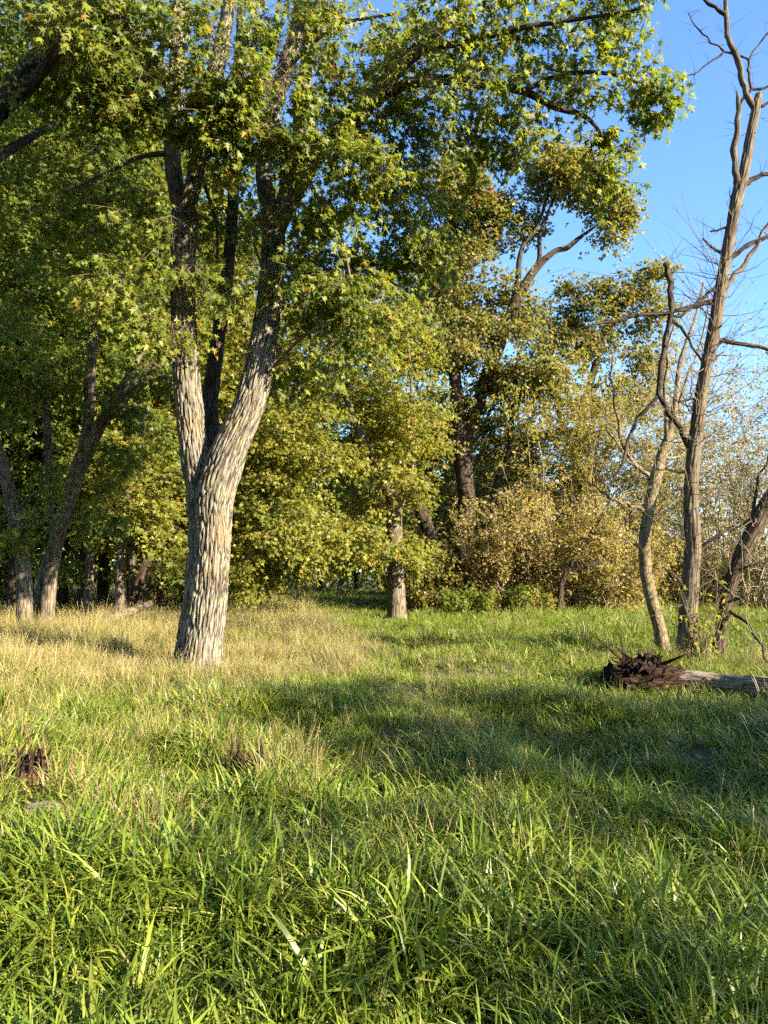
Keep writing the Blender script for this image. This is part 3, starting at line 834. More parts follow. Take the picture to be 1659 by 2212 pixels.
# ------------------------------------------------------------------ thickets: upright fine stems with small leaves
def thicket(name, label, x, d, height, width, n_stem, n_leaf, leaf, seed, shape='oval', twig='twig', size=(0.05, 0.09), group=None, base=0.5, cat='shrub'):
    r_ = np.random.default_rng(seed)
    b0 = PB(x, d, 0.05)
    root = thing(name, label, cat, (b0[0], b0[1], b0[2] + 0.05), group)
    T, n = n_stem, 7
    a = r_.uniform(0, 2 * np.pi, T); rr = r_.uniform(0, 1, T) ** .6 * base * 1.5
    st = np.stack([b0[0] + rr * np.cos(a), b0[1] + rr * np.sin(a), np.full(T, b0[2])], -1)
    st[:, 2] = ground(st[:, 0], st[:, 1]) - .08
    sp = r_.uniform(0.1, 1.0, T) * width
    hh = height * r_.uniform(0.55, 1.0, T) * (1 - 0.25 * sp / width)
    t = np.linspace(0, 1, n)[None, :]
    paths = np.zeros((T, n, 3))
    bend = t ** 1.3
    paths[..., 0] = st[:, 0:1] + np.cos(a)[:, None] * sp[:, None] * bend
    paths[..., 1] = st[:, 1:2] + np.sin(a)[:, None] * sp[:, None] * bend
    paths[..., 2] = st[:, 2:3] + hh[:, None] * t
    paths[:, 1:] += r_.normal(0, 0.05, (T, n - 1, 3)) * height * 0.3 + r_.normal(0, .12, (T, 1, 3)) * [1, 1, 0]
    rad = np.linspace(1, 0.2, n)[None, :] * r_.uniform(0.006, 0.015, T)[:, None] * (height / 4) ** .7
    # side shoots
    n_leaf = int(n_leaf * 2.5)
    S = T * 12
    k = r_.integers(0, T, S); tt = r_.integers(0, n, S)
    o = paths[k, tt]; dd = norm(r_.normal(0, 1, (S, 3)) * np.array([1, 1, 0.4]) + np.array([0, 0, 0.8]))
    L = r_.uniform(0.3, 1.0, S) * height * 0.2
    tq = np.linspace(0, 1, 4)[None, :, None]
    sh = o[:, None] + dd[:, None] * L[:, None, None] * tq + (np.array([0, 0, -0.10]) + r_.normal(0, .12, (S, 1, 3))) * (tq ** 2) * L[:, None, None]
    srad = np.linspace(1, 0.3, 4)[None, :] * r_.uniform(0.004, 0.009, S)[:, None]
    twig_part(root, paths, rad, M[twig], name='stems', sides=3)
    twig_part(root, sh, srad, M[twig], name='side_shoots', sides=3)
    allp = np.concatenate([paths[:, 1:].reshape(-1, 3), sh.reshape(-1, 3), sh.reshape(-1, 3)])
    pi = r_.integers(0, len(allp), n_leaf)
    pos = allp[pi] + r_.normal(0, 0.10, (n_leaf, 3))
    dirs = r_.normal(0, 1, (n_leaf, 3)) * np.array([1, 1, .6]) + np.array([0, 0, -0.3])
    nr = r_.normal(0, 0.55, (n_leaf, 3)) + np.array([0, 0, 0.35]) + SUN_DIR * .5
    sz = r_.uniform(size[0] * .7, size[1] * 1.1, n_leaf) * 1.25
    v, f, kk = leaves_geo(pos, dirs, nr, sz, shape)
    tone = np.clip(r_.normal(0.5, 0.22, n_leaf), 0, 1)
    link('foliage', mesh_np('foliage', v, [f], M[leaf], fattr={'rnd': np.repeat(tone, kk)}), root, 'stuff')
    return root


thicket('willow_thicket', 'leggy willow with bare tips at the right edge behind the leaning snag', 1545, 37, 14.5, 2.8, 64, 5600, 'willow', 216, 'narrow', 'twig_pale', (0.12, 0.19), cat='tree', base=0.9)
thicket('dogwood_shrub', 'rust-tinged shrub to the right of the dark maple trunk', 1075, 28.5, 4.6, 1.9, 44, 3600, 'brown', 201, twig='twig_pale', size=(0.07, 0.12))
thicket('dogwood_shrub', 'broad golden-brown shrub in the middle of the thicket edge', 1190, 28.4, 5.2, 2.2, 60, 4600, 'brown', 202, twig='twig_pale', size=(0.07, 0.12))
thicket('dogwood_shrub', 'brown shrub directly left of the curved young tree', 1315, 28.0, 4.6, 2.1, 54, 3600, 'brown', 203, twig='twig_pale', size=(0.07, 0.12))
thicket('dogwood_shrub', 'golden shrub just left of the dark maple trunk', 935, 28.5, 3.2, 1.3, 26, 2600, 'olive', 204, size=(0.07, 0.12))
thicket('willow_thicket', 'tall yellow-green willow with fine upright stems behind the brown shrubs', 1200, 31, 10.6, 2.8, 64, 11500, 'willow', 205, 'narrow', 'twig_pale', (0.12, 0.19), cat='tree', base=0.9)
thicket('willow_thicket', 'tall pale-stemmed willow behind the curved young tree', 1340, 31, 10.8, 2.6, 64, 10000, 'willow', 206, 'narrow', 'twig_pale', (0.12, 0.19), cat='tree', base=0.9)
thicket('willow_thicket', 'sparse willow with bare pale stems between the curved tree and the dead tree', 1450, 34, 12.4, 2.5, 60, 4600, 'willow', 207, 'narrow', 'twig_pale', (0.11, 0.17), cat='tree', base=0.7)
thicket('riverside_shrub', 'thin leggy shrub with few leaves right of the dead tree', 1590, 31, 12.6, 2.4, 70, 4000, 'willow', 208, 'oval', 'twig_pale', (0.06, 0.10), base=0.8)
thicket('riverside_shrub', 'dark twiggy shrub at the right edge of the frame', 1700, 29, 11.5, 2.0, 56, 3600, 'olive', 209, 'oval', 'twig', (0.06, 0.10), base=0.7)
thicket('riverside_shrub', 'low twiggy green shrub behind the base of the dead tree', 1500, 33, 3.4, 1.6, 28, 3000, 'olive', 210, 'oval', 'twig', (0.06, 0.10), base=0.7)
thicket('riverside_shrub', 'dense low shrub on the river bank at the far right', 1640, 33.5, 3.2, 2.0, 34, 3600, 'olive', 214, 'oval', 'twig', (0.07, 0.11), base=1.2)
thicket('riverside_shrub', 'dense low shrub on the river bank behind the curved tree', 1400, 32, 2.6, 1.8, 30, 3400, 'brown', 215, 'oval', 'twig', (0.07, 0.11), base=1.2)
thicket('low_bush', 'low dark green bush at the foot of the dark maple', 1050, 27, 1.15, 1.1, 20, 2600, 'maple_shade', 211, 'oval', 'twig_dark', (0.07, 0.11), base=0.8)
thicket('low_bush', 'low bush with a pale crooked stem under the brown thicket', 1130, 27.4, 1.0, 1.0, 16, 1800, 'olive', 212, 'oval', 'twig_dark', (0.07, 0.11), base=0.8)
thicket('willow_thicket', 'yellow-brown willow clump behind the pale centre maple', 930, 34, 6.0, 2.0, 34, 5200, 'olive', 213, 'narrow', 'twig', (0.12, 0.19), cat='tree', base=0.9)

# the crooked dark-stemmed bush in the brown thicket
px_tree('crooked_shrub', 'crooked dark-stemmed shrub with a long bent branch in the brown thicket', 'shrub',
        [[(1207, 1320, 16, 27.2), (1212, 1270, 13, 27.2), (1222, 1240, 12, 27.2), (1250, 1190, 9, 27.1), (1290, 1130, 7, 27), (1330, 1060, 4, 27)],
         [(1222, 1242, 10, 27.2), (1260, 1225, 8, 27), (1290, 1215, 5, 27), (1320, 1195, 3, 27)]],
        'bark_dark', 'twig_dark', 'brown', [(1290, 1120, 70, 60, 27.2, .9, 26)], 36, 110, shape='oval', spread=0.45, size=(0.06, 0.1))
px_tree('bent_sapling', 'low bare pale sapling bent sideways in the grass before the thicket', 'sapling',
        [[(1168, 1330, 8, 26.8), (1150, 1300, 8, 26.8), (1110, 1288, 8, 26.8), (1078, 1270, 5, 26.8), (1072, 1252, 3, 26.8)]],
        'bark_pale', 'twig_pale', 'brown', None, 0, 111)

# ------------------------------------------------------------------ woods behind: one tree of a kind, then copies
def proto_tree(name, label, seed, H, r0, bare, spread, ncl, per, leaf, bark, shape='maple3', size=(0.17, 0.27), cat='tree', sp=0.8, lean=0.03):
    r_ = np.random.default_rng(seed)
    root = thing(name, label, cat, (0, 0, 0))
    z = np.linspace(-0.2, H * 0.86, 8)
    pts = np.stack([np.cumsum(r_.normal(0, 0.03, 8)) * H * 0.12 + lean * z, np.cumsum(r_.normal(0, 0.03, 8)) * H * 0.12, z], -1)
    pts[0, :2] = 0; pts[1, :2] *= 0.3
    rad = np.linspace(r0, r0 * 0.2, 8)
    _, p, r = limb('trunk', pts, rad, M[bark], root, sides=14, step=0.5, flare=0.3, wob=0.1, seed=seed)
    ps, rs = [p], [r]
    vs, qs, us, off = [], [], [], 0
    for k in range(11):
        h = r_.uniform(bare * 0.8, 0.8) * H
        b0 = np.array([np.interp(h, p[:, 2], p[:, c]) for c in range(3)])
        az = k * 2.4 + r_.uniform(-.5, .5)
        L = spread * r_.uniform(0.6, 1.0) * (1.15 - 0.5 * h / H)
        e = b0 + np.array([math.cos(az) * L, math.sin(az) * L, L * r_.uniform(0.3, 0.9)])
        mid = (b0 + e) / 2 + np.array([0, 0, -0.08 * L]) + r_.normal(0, 0.06 * L, 3)
        rb = np.interp(h, p[:, 2], r) * 0.5
        v, q, t, uv, pp, rr = limb_geo([b0, mid, e], [rb, rb * .65, rb * .2], sides=6, step=0.6, wob=0.1, tip=False)
        vs.append(v); qs.append(q + off); us.append(uv); off += len(v)
        ps.append(pp); rs.append(rr)
    link('limbs', mesh_np('limbs', np.vstack(vs), [np.vstack(qs)], M[bark], np.vstack(us), smooth=True), root, 'stuff')
    c = norm(r_.normal(0, 1, (ncl, 3))) * r_.uniform(0.1, 1, (ncl, 1)) ** (1 / 2.4)
    c = c * np.array([spread, spread, H * (1 - bare) * 0.55]) + np.array([lean * H * .6, 0, H * (bare + (1 - bare) * 0.5)])
    c += (vnoise(c[:, 0] * 0.7, c[:, 2] * 0.7, seed)[:, None] - 0.5) * 1.2
    tp, tr = grow_twigs(np.vstack(ps), np.concatenate(rs), c, r_)
    twig_part(root, tp, tr, M['twig_dark'], sides=3)
    crown(root, c, np.array([0, 0, H * 0.5]), r_, M[leaf], per, shape, spread=sp, size=size)
    return root


def dup(root, loc, rz, s, label=None, group=None):
    r = root.copy(); COL.objects.link(r)
    r.location = loc; r.rotation_euler = (0, 0, rz); r.scale = (s, s, s)
    if label:
        r['label'] = label
    if group:
        r['group'] = group
    for ch in root.children:
        c = ch.copy(); COL.objects.link(c); c.parent = r
    return r


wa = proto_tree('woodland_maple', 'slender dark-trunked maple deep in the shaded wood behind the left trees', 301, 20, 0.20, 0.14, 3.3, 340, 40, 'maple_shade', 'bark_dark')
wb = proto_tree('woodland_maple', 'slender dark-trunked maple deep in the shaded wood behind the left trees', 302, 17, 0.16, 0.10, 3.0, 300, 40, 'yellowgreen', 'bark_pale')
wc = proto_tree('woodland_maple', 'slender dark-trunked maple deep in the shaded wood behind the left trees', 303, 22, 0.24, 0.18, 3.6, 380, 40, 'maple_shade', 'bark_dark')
GR = 'trees deep in the wood'
r_ = np.random.default_rng(8)
used = set()
spots = []
for row, (d, n, x0, x1) in enumerate(((25.5, 8, -250, 560), (29, 9, -300, 640), (33, 10, -320, 800), (38, 11, -300, 900), (45, 11, -300, 1000))):
    for k in range(n):
        x = x0 + (x1 - x0) * (k + 0.5 + r_.uniform(-.35, .35)) / n
        spots.append((x, d + r_.uniform(-1.5, 1.5), row))
for (x, d, row) in spots:
    src = int(r_.integers(0, 3))
    s = r_.uniform(0.85, 1.15)
    if x > 600 and 640 - 90 < x < 890:
        continue                                  # the grass path runs on between the trees here
    if row < 2 and x > 380:
        src = 1; s *= 0.7
    g0 = (wa, wb, wc)[src]
    p = PB(x, d, 0.05)
    if src in used:
        dup(g0, p, r_.uniform(0, 6.28), s, group=GR)
    else:
        used.add(src)
        g0.location = p; g0.rotation_euler = (0, 0, r_.uniform(0, 6.28)); g0.scale = (s, s, s); g0['group'] = GR
for (x, y, k, sc_) in ((-9, 3, 0, .9), (-13, 7, 2, 1.), (-8, -5, 2, 1.), (-3, -11, 0, .95), (-14, -3, 1, 1.), (-9, -13, 1, 1.1), (3, -17, 2, 1.), (-17, 11, 0, 1.1), (-4, -19, 0, 1.1)):  # unseen trees added to block sky light and deepen the shade
    dup((wa, wb, wc)[k], (x, y, 0), 1.7 * x, sc_, 'dark-trunked maple added out of view left of and behind the viewer to dim the sky light', 'unseen trees added to dim the sky light')
# centre / right backdrop trees beyond the thicket
wd = proto_tree('backdrop_tree', 'olive tree far behind the thicket, half hidden by its leaves', 304, 11, 0.16, 0.10, 3.0, 230, 40, 'olive', 'bark_dark', size=(0.2, 0.32))
first = True
for (x, d, s) in ((960, 44, 1.0), (1060, 46, 0.95), (1150, 43, 0.85), (1250, 47, 0.8), (1345, 46, 0.72), (880, 50, 1.2), (1100, 52, 1.0)):
    p = PB(x, d, 0.05)
    if first:
        wd.location = p; wd.scale = (s, s, s); wd['group'] = 'trees behind the thicket'; first = False
    else:
        dup(wd, p, r_.uniform(0, 6.28), s, group='trees behind the thicket')
fr = np.random.default_rng(78)
nfar = 46000
fx = fr.uniform(-75, 12, nfar); fy = 56 + fr.uniform(0, 22, nfar)
fz = (9 + 4 * vnoise(fx / 5, fy * 0 + 1, 6)) * fr.uniform(0, 1, nfar) ** 0.9
v, f, kk = leaves_geo(np.stack([fx, fy, fz], -1), fr.normal(0, 1, (nfar, 3)), fr.normal(0, .6, (nfar, 3)) + [0, -.3, .5], fr.uniform(.35, .7, nfar), 'oval')
link('distant_woods', mesh_np('distant_woods', v, [f], M['maple_shade'], fattr={'rnd': np.repeat(np.clip(fr.normal(.4, .2, nfar), 0, 1), kk)}), None, 'stuff')
for (x, d, k, sc_) in ((690, 50, 2, .9), (770, 62, 2, 1.0), (840, 58, 0, 1.0), (720, 66, 0, 1.1)):
    dup((wa, wb, wc)[k], PB(x, d, .05), x * .7, sc_, group=GR)
# far bank beyond the river: a wood that reads as one mass
fr = np.random.default_rng(77)
nfar = 26000
fx = fr.uniform(30, 420, nfar); fy = 245 + fr.uniform(0, 25, nfar)
top = 7 + 5 * vnoise(fx / 9, fy * 0 + 1, 6) + 3 * vnoise(fx / 3, fy * 0 + 4, 7)
fz = -1 + top * fr.uniform(0, 1, nfar) ** 0.8
fpos = np.stack([fx, fy, fz], -1)
v, f, kk = leaves_geo(fpos, fr.normal(0, 1, (nfar, 3)), fr.normal(0, .6, (nfar, 3)) + [0, -.4, .5], fr.uniform(.8, 1.7, nfar), 'oval')
link('far_woods', mesh_np('far_woods', v, [f], M['olive'], fattr={'rnd': np.repeat(np.clip(fr.normal(.4, .2, nfar), 0, 1), kk)}), None, 'stuff')

# ------------------------------------------------------------------ trees outside the frame on the sunny side: they cast the shade across the grass
sa = proto_tree('roadside_maple', 'leafy maple standing out to the right of the viewer, nearest of the shading trees', 305, 6.7, 0.13, 0.5, 2.1, 170, 38, 'maple', 'bark_pale', size=(0.10, 0.16), sp=0.5)
sa.location = (12.0, 0.7, 0)
dup(sa, (15.7, 0.3, 0), 2.1, 0.95, 'leafy maple out to the right of the meadow, second from the viewer')
dup(sa, (14.3, -0.6, 0), 4.0, 0.9, 'leafy maple out to the right of the meadow, farthest from the viewer')
sb = proto_tree('roadside_maple', 'thin-crowned young maple to the right behind the viewer', 306, 6.2, 0.11, 0.5, 1.7, 110, 30, 'maple', 'bark_pale', size=(0.10, 0.16), sp=0.45)
sb.location = (12.6, -1.7, 0)
dup(sb, (8.8, -1.9, 0), 2.0, .78, 'small thin-crowned maple behind the viewer, lowest of the shading trees')

# ------------------------------------------------------------------ dead tree, curved young tree, leaning snag on the right
def bare_twigs(root, P_, R_, n, rng_, length, mat, name='twigs', rad=0.006, upw=0.5):
    k = rng_.integers(0, len(P_), n)
    o = P_[k]
    d = norm(rng_.normal(0, 1, (n, 3)) * np.array([1, .8, .6]) + np.array([0, 0, upw]))
    L = rng_.uniform(0.25, 1.0, n) * length
    m = 7
    t = np.linspace(0, 1, m)[None, :, None]
    side = rng_.normal(0, 0.35, (n, 1, 3)); side[..., 2] += 0.25
    pa = o[:, None] + d[:, None] * L[:, None, None] * t + side * (t ** 2) * L[:, None, None]
    pa[:, 1:] += rng_.normal(0, 0.015, (n, m - 1, 3)) * L[:, None, None]
    rd = np.linspace(1, .25, m)[None, :] * (rad * rng_.uniform(.6, 1.4, n))[:, None]
    # one more generation
    k2 = rng_.integers(0, n, n); t2 = rng_.integers(2, m, n)
    o2 = pa[k2, t2]; d2 = norm(d[k2] + rng_.normal(0, .7, (n, 3)))
    L2 = L[k2] * rng_.uniform(.2, .5, n)
    pb = o2[:, None] + d2[:, None] * L2[:, None, None] * t
    rb = np.linspace(1, .3, m)[None, :] * (rad * .5 * rng_.uniform(.6, 1.2, n))[:, None]
    return twig_part(root, np.concatenate([pa, pb]), np.concatenate([rd, rb]), mat, name, 4)


DD = 13.2
rng = np.random.default_rng(21)
b0 = PB(1478, DD)
dead = thing('dead_tree', 'tall bare dead tree with a broken top rising against the blue sky', 'tree', (b0[0], b0[1], b0[2] + .15))
tr_spec = [(1480, 1450, 50, DD), (1486, 1380, 42, DD), (1488, 1290, 36, DD), (1497, 1190, 35, DD), (1493, 1090, 31, DD), (1496, 1000, 28, DD), (1508, 900, 26, DD), (1524, 800, 25, DD), (1541, 720, 27, DD), (1554, 640, 24, DD), (1568, 560, 24, DD), (1582, 480, 23, DD), (1596, 410, 27, DD), (1606, 380, 22, DD), (1620, 300, 20, DD), (1634, 230, 18, DD), (1640, 203, 14, DD)]
pts, rad = px_limb(tr_spec); pts[0] = b0
dead_trunk, tp_, tr_ = limb('trunk', pts, rad, M['bark_dead'], dead, sides=56, step=0.04, bark=0.015, fu=0.06, fv=0.5, seed=5, flare=0.25, wob=0.07)
dl = []


KR = np.random.default_rng(5)


def dead_branch(spec, parent=dead_trunk, mat='bark_dead', sides=10, name='branch'):
    pts, rad = px_limb(spec)
    q, qr = [pts[0]], [rad[0]]
    for a_p, b_p, a_r, b_r in zip(pts[:-1], pts[1:], rad[:-1], rad[1:]):
        L = np.linalg.norm(b_p - a_p)
        for f_ in (.35, .7):
            q.append(a_p + (b_p - a_p) * f_ + KR.normal(0, .045, 3) * L); qr.append((a_r + (b_r - a_r) * f_) * KR.uniform(.9, 1.12))
        q.append(b_p); qr.append(b_r)
    pts, rad = q, qr
    _, p, r = limb(name, pts, rad, M[mat], parent, sides=sides, step=0.08, wob=0.10, seed=len(dl) + 3)
    dl.append((p, r))


for sp in (
    [(1596, 405, 20, DD), (1588, 370, 16, DD), (1590, 300, 15, DD), (1597, 240, 13, DD), (1594, 212, 9, DD), (1592, 197, 3, DD)],                                   # left fork
    [(1636, 240, 15, DD), (1624, 225, 14, DD), (1612, 205, 13, DD), (1600, 165, 12, DD), (1592, 125, 13, DD), (1577, 95, 12, DD), (1570, 65, 11, DD), (1568, 30, 11, DD), (1568, -10, 9, DD), (1566, -80, 6, DD)],  # upper dead leader
    [(1570, 34, 10, DD), (1550, 20, 8, DD), (1530, 8, 8, DD), (1518, -4, 6, DD), (1490, -40, 4, DD)],
    [(1596, 232, 7, DD), (1606, 212, 7, DD), (1623, 193, 7, DD), (1619, 160, 6, DD), (1617, 130, 5, DD), (1632, 105, 4, DD), (1665, 66, 4, DD), (1690, 30, 3, DD)],
    [(1617, 128, 5, DD), (1592, 121, 5, DD), (1565, 112, 5, DD), (1545, 96, 4, DD), (1518, 74, 4, DD), (1501, 54, 3, DD), (1487, 30, 2, DD)],
    [(1564, 112, 5, DD), (1530, 137, 4, DD), (1500, 160, 3, DD), (1467, 170, 2, DD)],
    [(1623, 193, 7, DD), (1645, 192, 6, DD), (1672, 183, 5, DD), (1720, 170, 3, DD)],
    [(1644, 230, 8, DD), (1660, 222, 6, DD), (1690, 215, 4, DD)],
    [(1606, 400, 13, DD), (1622, 388, 11, DD), (1645, 377, 10, DD), (1680, 372, 7, DD), (1740, 350, 4, DD)],
    [(1578, 498, 5, DD), (1565, 492, 5, DD), (1554, 496, 5, DD), (1535, 500, 4, DD)],
    [(1570, 550, 8, DD), (1545, 540, 7, DD), (1530, 528, 5, DD), (1518, 515, 4, DD)],
    [(1574, 560, 13, DD), (1600, 540, 10, DD), (1640, 518, 9, DD), (1670, 505, 7, DD), (1720, 470, 4, DD)],
    [(1562, 640, 14, DD), (1580, 605, 12, DD), (1610, 570, 10, DD), (1640, 520, 8, DD), (1665, 470, 6, DD), (1690, 420, 3, DD)],
    [(1548, 650, 11, DD), (1520, 655, 10, DD), (1480, 668, 10, DD), (1420, 680, 9, DD), (1350, 688, 8, DD), (1300, 697, 6, DD), (1258, 710, 4, DD)],   # long arm to the left
    [(1556, 610, 9, DD), (1530, 630, 8, DD), (1500, 660, 7, DD), (1470, 685, 6, DD), (1450, 680, 5, DD)],
    [(1498, 978, 13, DD), (1480, 950, 11, DD), (1462, 915, 11, DD), (1440, 880, 11, DD), (1422, 852, 12, DD), (1426, 810, 12, DD), (1436, 750, 12, DD), (1447, 690, 12, DD), (1449, 640, 13, DD), (1445, 600, 14, DD), (1437, 570, 13, DD)],   # swept-up broken snag limb
    [(1422, 855, 9, DD), (1400, 880, 8, DD), (1372, 920, 8, DD), (1352, 970, 6, DD), (1340, 1010, 5, DD), (1320, 1040, 3, DD)],
    [(1448, 690, 8, DD), (1470, 705, 7, DD), (1490, 735, 6, DD), (1510, 770, 5, DD), (1524, 795, 5, DD)],
    [(1545, 735, 12, DD), (1570, 738, 10, DD), (1610, 744, 9, DD), (1650, 752, 8, DD), (1720, 775, 5, DD)],
    [(1500, 1015, 7, DD), (1470, 1020, 6, DD), (1430, 1015, 4, DD), (1390, 1013, 3, DD)],
    [(1522, 860, 5, DD), (1490, 862, 5, DD), (1465, 870, 3, DD)],
    [(1510, 1190, 10, DD), (1530, 1170, 8, DD), (1560, 1150, 6, DD), (1610, 1130, 5, DD), (1660, 1100, 3, DD)],
    [(1480, 1270, 8, DD), (1470, 1268, 7, DD), (1458, 1268, 6, DD)],
):
    dead_branch(sp, mat='bark_dark' if sp[0][2] < 14 else 'bark_dead')
PP = np.vstack([p[len(p) // 3:] for p, r in dl]); RR = np.concatenate([r[len(r) // 3:] for p, r in dl])
bare_twigs(dead, PP, RR, 150, rng, 0.45, M['twig_dark'], rad=0.0055)
bare_twigs(dead, tp_[20:], None, 34, rng, 0.32, M['bark_dead'], name='stubs', rad=0.014, upw=.3)
mid = tp_[(tp_[:, 2] > 2.0) & (tp_[:, 2] < 7.2)]
bare_twigs(dead, mid, None, 150, rng, 1.5, M['twig'], rad=0.008, upw=.7)
low = tp_[(tp_[:, 2] > .1) & (tp_[:, 2] < 2.4)]
bare_twigs(dead, low, None, 80, rng, 1.0, M['twig'], name='base_twigs', rad=0.006, upw=.8)

DC = DD + 1.0
b0 = PB(1432, DC + .3)
cur = thing('curved_tree', 'young tree with a crooked pale trunk curving beside the dead tree', 'tree', (b0[0], b0[1], b0[2] + .15))
dl = []
cs = [(1440, 1425, 30, DC + .3), (1425, 1360, 26, DC + .3), (1408, 1300, 24, DC + .3), (1394, 1230, 24, DC + .3), (1393, 1160, 24, DC + .3), (1402, 1100, 24, DC + .3), (1415, 1040, 24, DC + .3), (1430, 980, 20, DC + .3), (1448, 930, 16, DC + .4), (1460, 860, 12, DC + .4), (1470, 780, 9, DC + .5), (1500, 690, 6, DC + .6), (1520, 610, 4, DC + .7)]
pts, rad = px_limb(cs); pts[0] = b0
cur_trunk, cp_, cr_ = limb('trunk', pts, rad, M['bark_curved'], cur, sides=28, step=0.05, bark=0.004, fu=0.06, fv=0.15, seed=15, flare=0.25, wob=0.1)
for sp in ([(1412, 1050, 11, DC + .3), (1400, 1025, 10, DC + .3), (1375, 1008, 9, DC + .2), (1350, 975, 7, DC + .2), (1338, 930, 6, DC + .1), (1325, 870, 4, DC), (1322, 790, 3, DC)],
           [(1375, 1008, 6, DC + .2), (1352, 990, 5, DC + .1), (1330, 950, 4, DC), (1310, 930, 3, DC)],
           [(1396, 1165, 9, DC + .3), (1380, 1180, 7, DC + .2), (1366, 1172, 5, DC + .1), (1352, 1150, 3, DC)],
           [(1400, 1110, 9, DC + .3), (1375, 1095, 8, DC + .2), (1345, 1088, 6, DC), (1318, 1078, 5, DC - .1), (1290, 1050, 4, DC - .2), (1285, 1010, 3, DC - .2), (1300, 985, 2, DC - .2)],
           [(1430, 985, 9, DC + .3), (1445, 990, 7, DC + .5), (1470, 985, 5, DC + .7), (1500, 960, 3, DC + .8)],
           [(1440, 950, 9, DC + .3), (1436, 860, 7, DC + .3), (1440, 760, 6, DC + .3), (1460, 690, 4, DC + .3)],
           [(1452, 910, 8, DC + .4), (1480, 830, 6, DC + .5), (1500, 780, 4, DC + .6), (1530, 640, 3, DC + .7)]):
    dead_branch(sp, cur_trunk, 'bark_curved', 8)
PP = np.vstack([p[len(p) // 4:] for p, r in dl] + [cp_[40:]])
bare_twigs(cur, PP, None, 240, rng, 0.9, M['twig_pale'], rad=0.006, upw=.5)

b0 = PB(1548, DD + .2)
snag = thing('leaning_snag', 'reddish rotten trunk leaning right out of the frame beside the dead tree', 'tree', (b0[0], b0[1], b0[2] + .15))
dl = []
ss = [(1548, 1410, 30, DD + .2), (1556, 1370, 27, DD + .2), (1568, 1310, 26, DD + .2), (1578, 1260, 28, DD + .2), (1600, 1200, 30, DD + .1), (1625, 1150, 30, DD), (1660, 1085, 32, DD - .1), (1720, 1000, 28, DD - .2), (1800, 900, 18, DD - .3)]
pts, rad = px_limb(ss); pts[0] = b0
snag_trunk, sp_, sr_ = limb('trunk', pts, rad, M['bark_red'], snag, sides=36, step=0.05, bark=0.010, fu=0.06, fv=0.3, seed=25, flare=0.2, wob=0.1)
for sp in ([(1568, 1315, 9, DD + .2), (1590, 1330, 8, DD), (1620, 1350, 7, DD - .2), (1650, 1420, 6, DD - .5), (1690, 1460, 5, DD - .7), (1740, 1480, 4, DD - .8)],
           [(1600, 1205, 10, DD + .1), (1612, 1150, 8, DD), (1635, 1060, 6, DD), (1660, 980, 4, DD)],
           [(1580, 1250, 8, DD + .2), (1610, 1225, 6, DD), (1650, 1215, 4, DD - .1), (1700, 1190, 3, DD - .2)],
           [(1575, 1300, 6, DD + .1), (1600, 1292, 5, DD), (1640, 1265, 4, DD), (1655, 1200, 3, DD)]):
    dead_branch(sp, snag_trunk, 'bark_dark', 8)
PP = np.vstack([p[len(p) // 4:] for p, r in dl] + [sp_[30:]])
bare_twigs(snag, PP, None, 190, rng, 0.9, M['twig_pale'], rad=0.006, upw=.5)

# sapling with yellowing leaves, its large leaves as parts
b0 = PB(1518, DD - .4, .05)
sap = thing('maple_sapling', 'leafy sapling with yellowing leaves growing between the dead tree and the leaning snag', 'sapling', (b0[0], b0[1], b0[2] + .05))
r_ = np.random.default_rng(31)
T = 26
ends = np.array([P(r_.normal(1530, 32), r_.uniform(1225, 1395), DD - .4 + r_.normal(0, .25)) for _ in range(T)])
paths = np.zeros((T, 6, 3)); t = np.linspace(0, 1, 6)[:, None]
for k in range(T):
    mid_ = (b0 + ends[k]) / 2 + np.array([r_.normal(0, .08), r_.normal(0, .08), .12])
    paths[k] = (1 - t) ** 2 * (b0 + r_.normal(0, .05, 3) * [1, 1, 0]) + 2 * t * (1 - t) * mid_ + t * t * ends[k]
twig_part(sap, paths, np.linspace(.009, .003, 6)[None].repeat(T, 0), M['twig'], 'stems', 4)
lm = [mesh_np('leaf', *(lambda q: (q[0], [q[1]]))(leaves_geo(np.zeros((1, 3)), np.array([[0, 1., 0]]), np.array([[0, 0, 1.]]), np.ones(1), 'maple')), M[mm], fattr={'rnd': np.full(8, tone)}) for mm, tone in (('yellow', .3), ('yellow', .9), ('yellowgreen', .7), ('maple', .5))]
for k in range(130):
    c = paths[r_.integers(0, T), r_.integers(2, 6)] + r_.normal(0, .07, 3)
    o = bpy.data.objects.new('leaf', lm[int(r_.choice(4, p=[.10, .08, .42, .40]))])
    COL.objects.link(o); o.parent = sap
    o.location = Vector(c) - Vector(sap.location)
    o.rotation_euler = (r_.normal(-.4, .5), r_.normal(0, .5), r_.uniform(0, 6.28))
    s_ = r_.uniform(.07, .13); o.scale = (s_, s_, s_)

# ------------------------------------------------------------------ fallen trunk with its root plate; logs; stumps
DL = 10.6
rb = PB(1368, DL, 0.0)
root = thing('fallen_trunk', 'bleached fallen trunk with a dark torn root plate lying in front of the dead tree', 'log', rb)
pts = [P(1440, 1462, DL), P(1490, 1462, DL - .05), P(1560, 1478, DL - .3), P(1625, 1496, DL - .7), P(1700, 1518, DL - 1.2), P(1790, 1545, DL - 1.8)]
zb = float(np.mean([ground(p[0], p[1]) for p in pts]))
pts = [np.array([p[0], p[1], zb + .13 + .05 * k / 5 + .02 * math.sin(2.1 * k)]) for k, p in enumerate(pts)]
limb('trunk', pts, [.12, .13, .13, .13, .12, .11], M['log'], root, sides=48, step=0.04, bark=0.014, fu=0.05, fv=0.9, seed=61, wob=0.08)
r_ = np.random.default_rng(62)
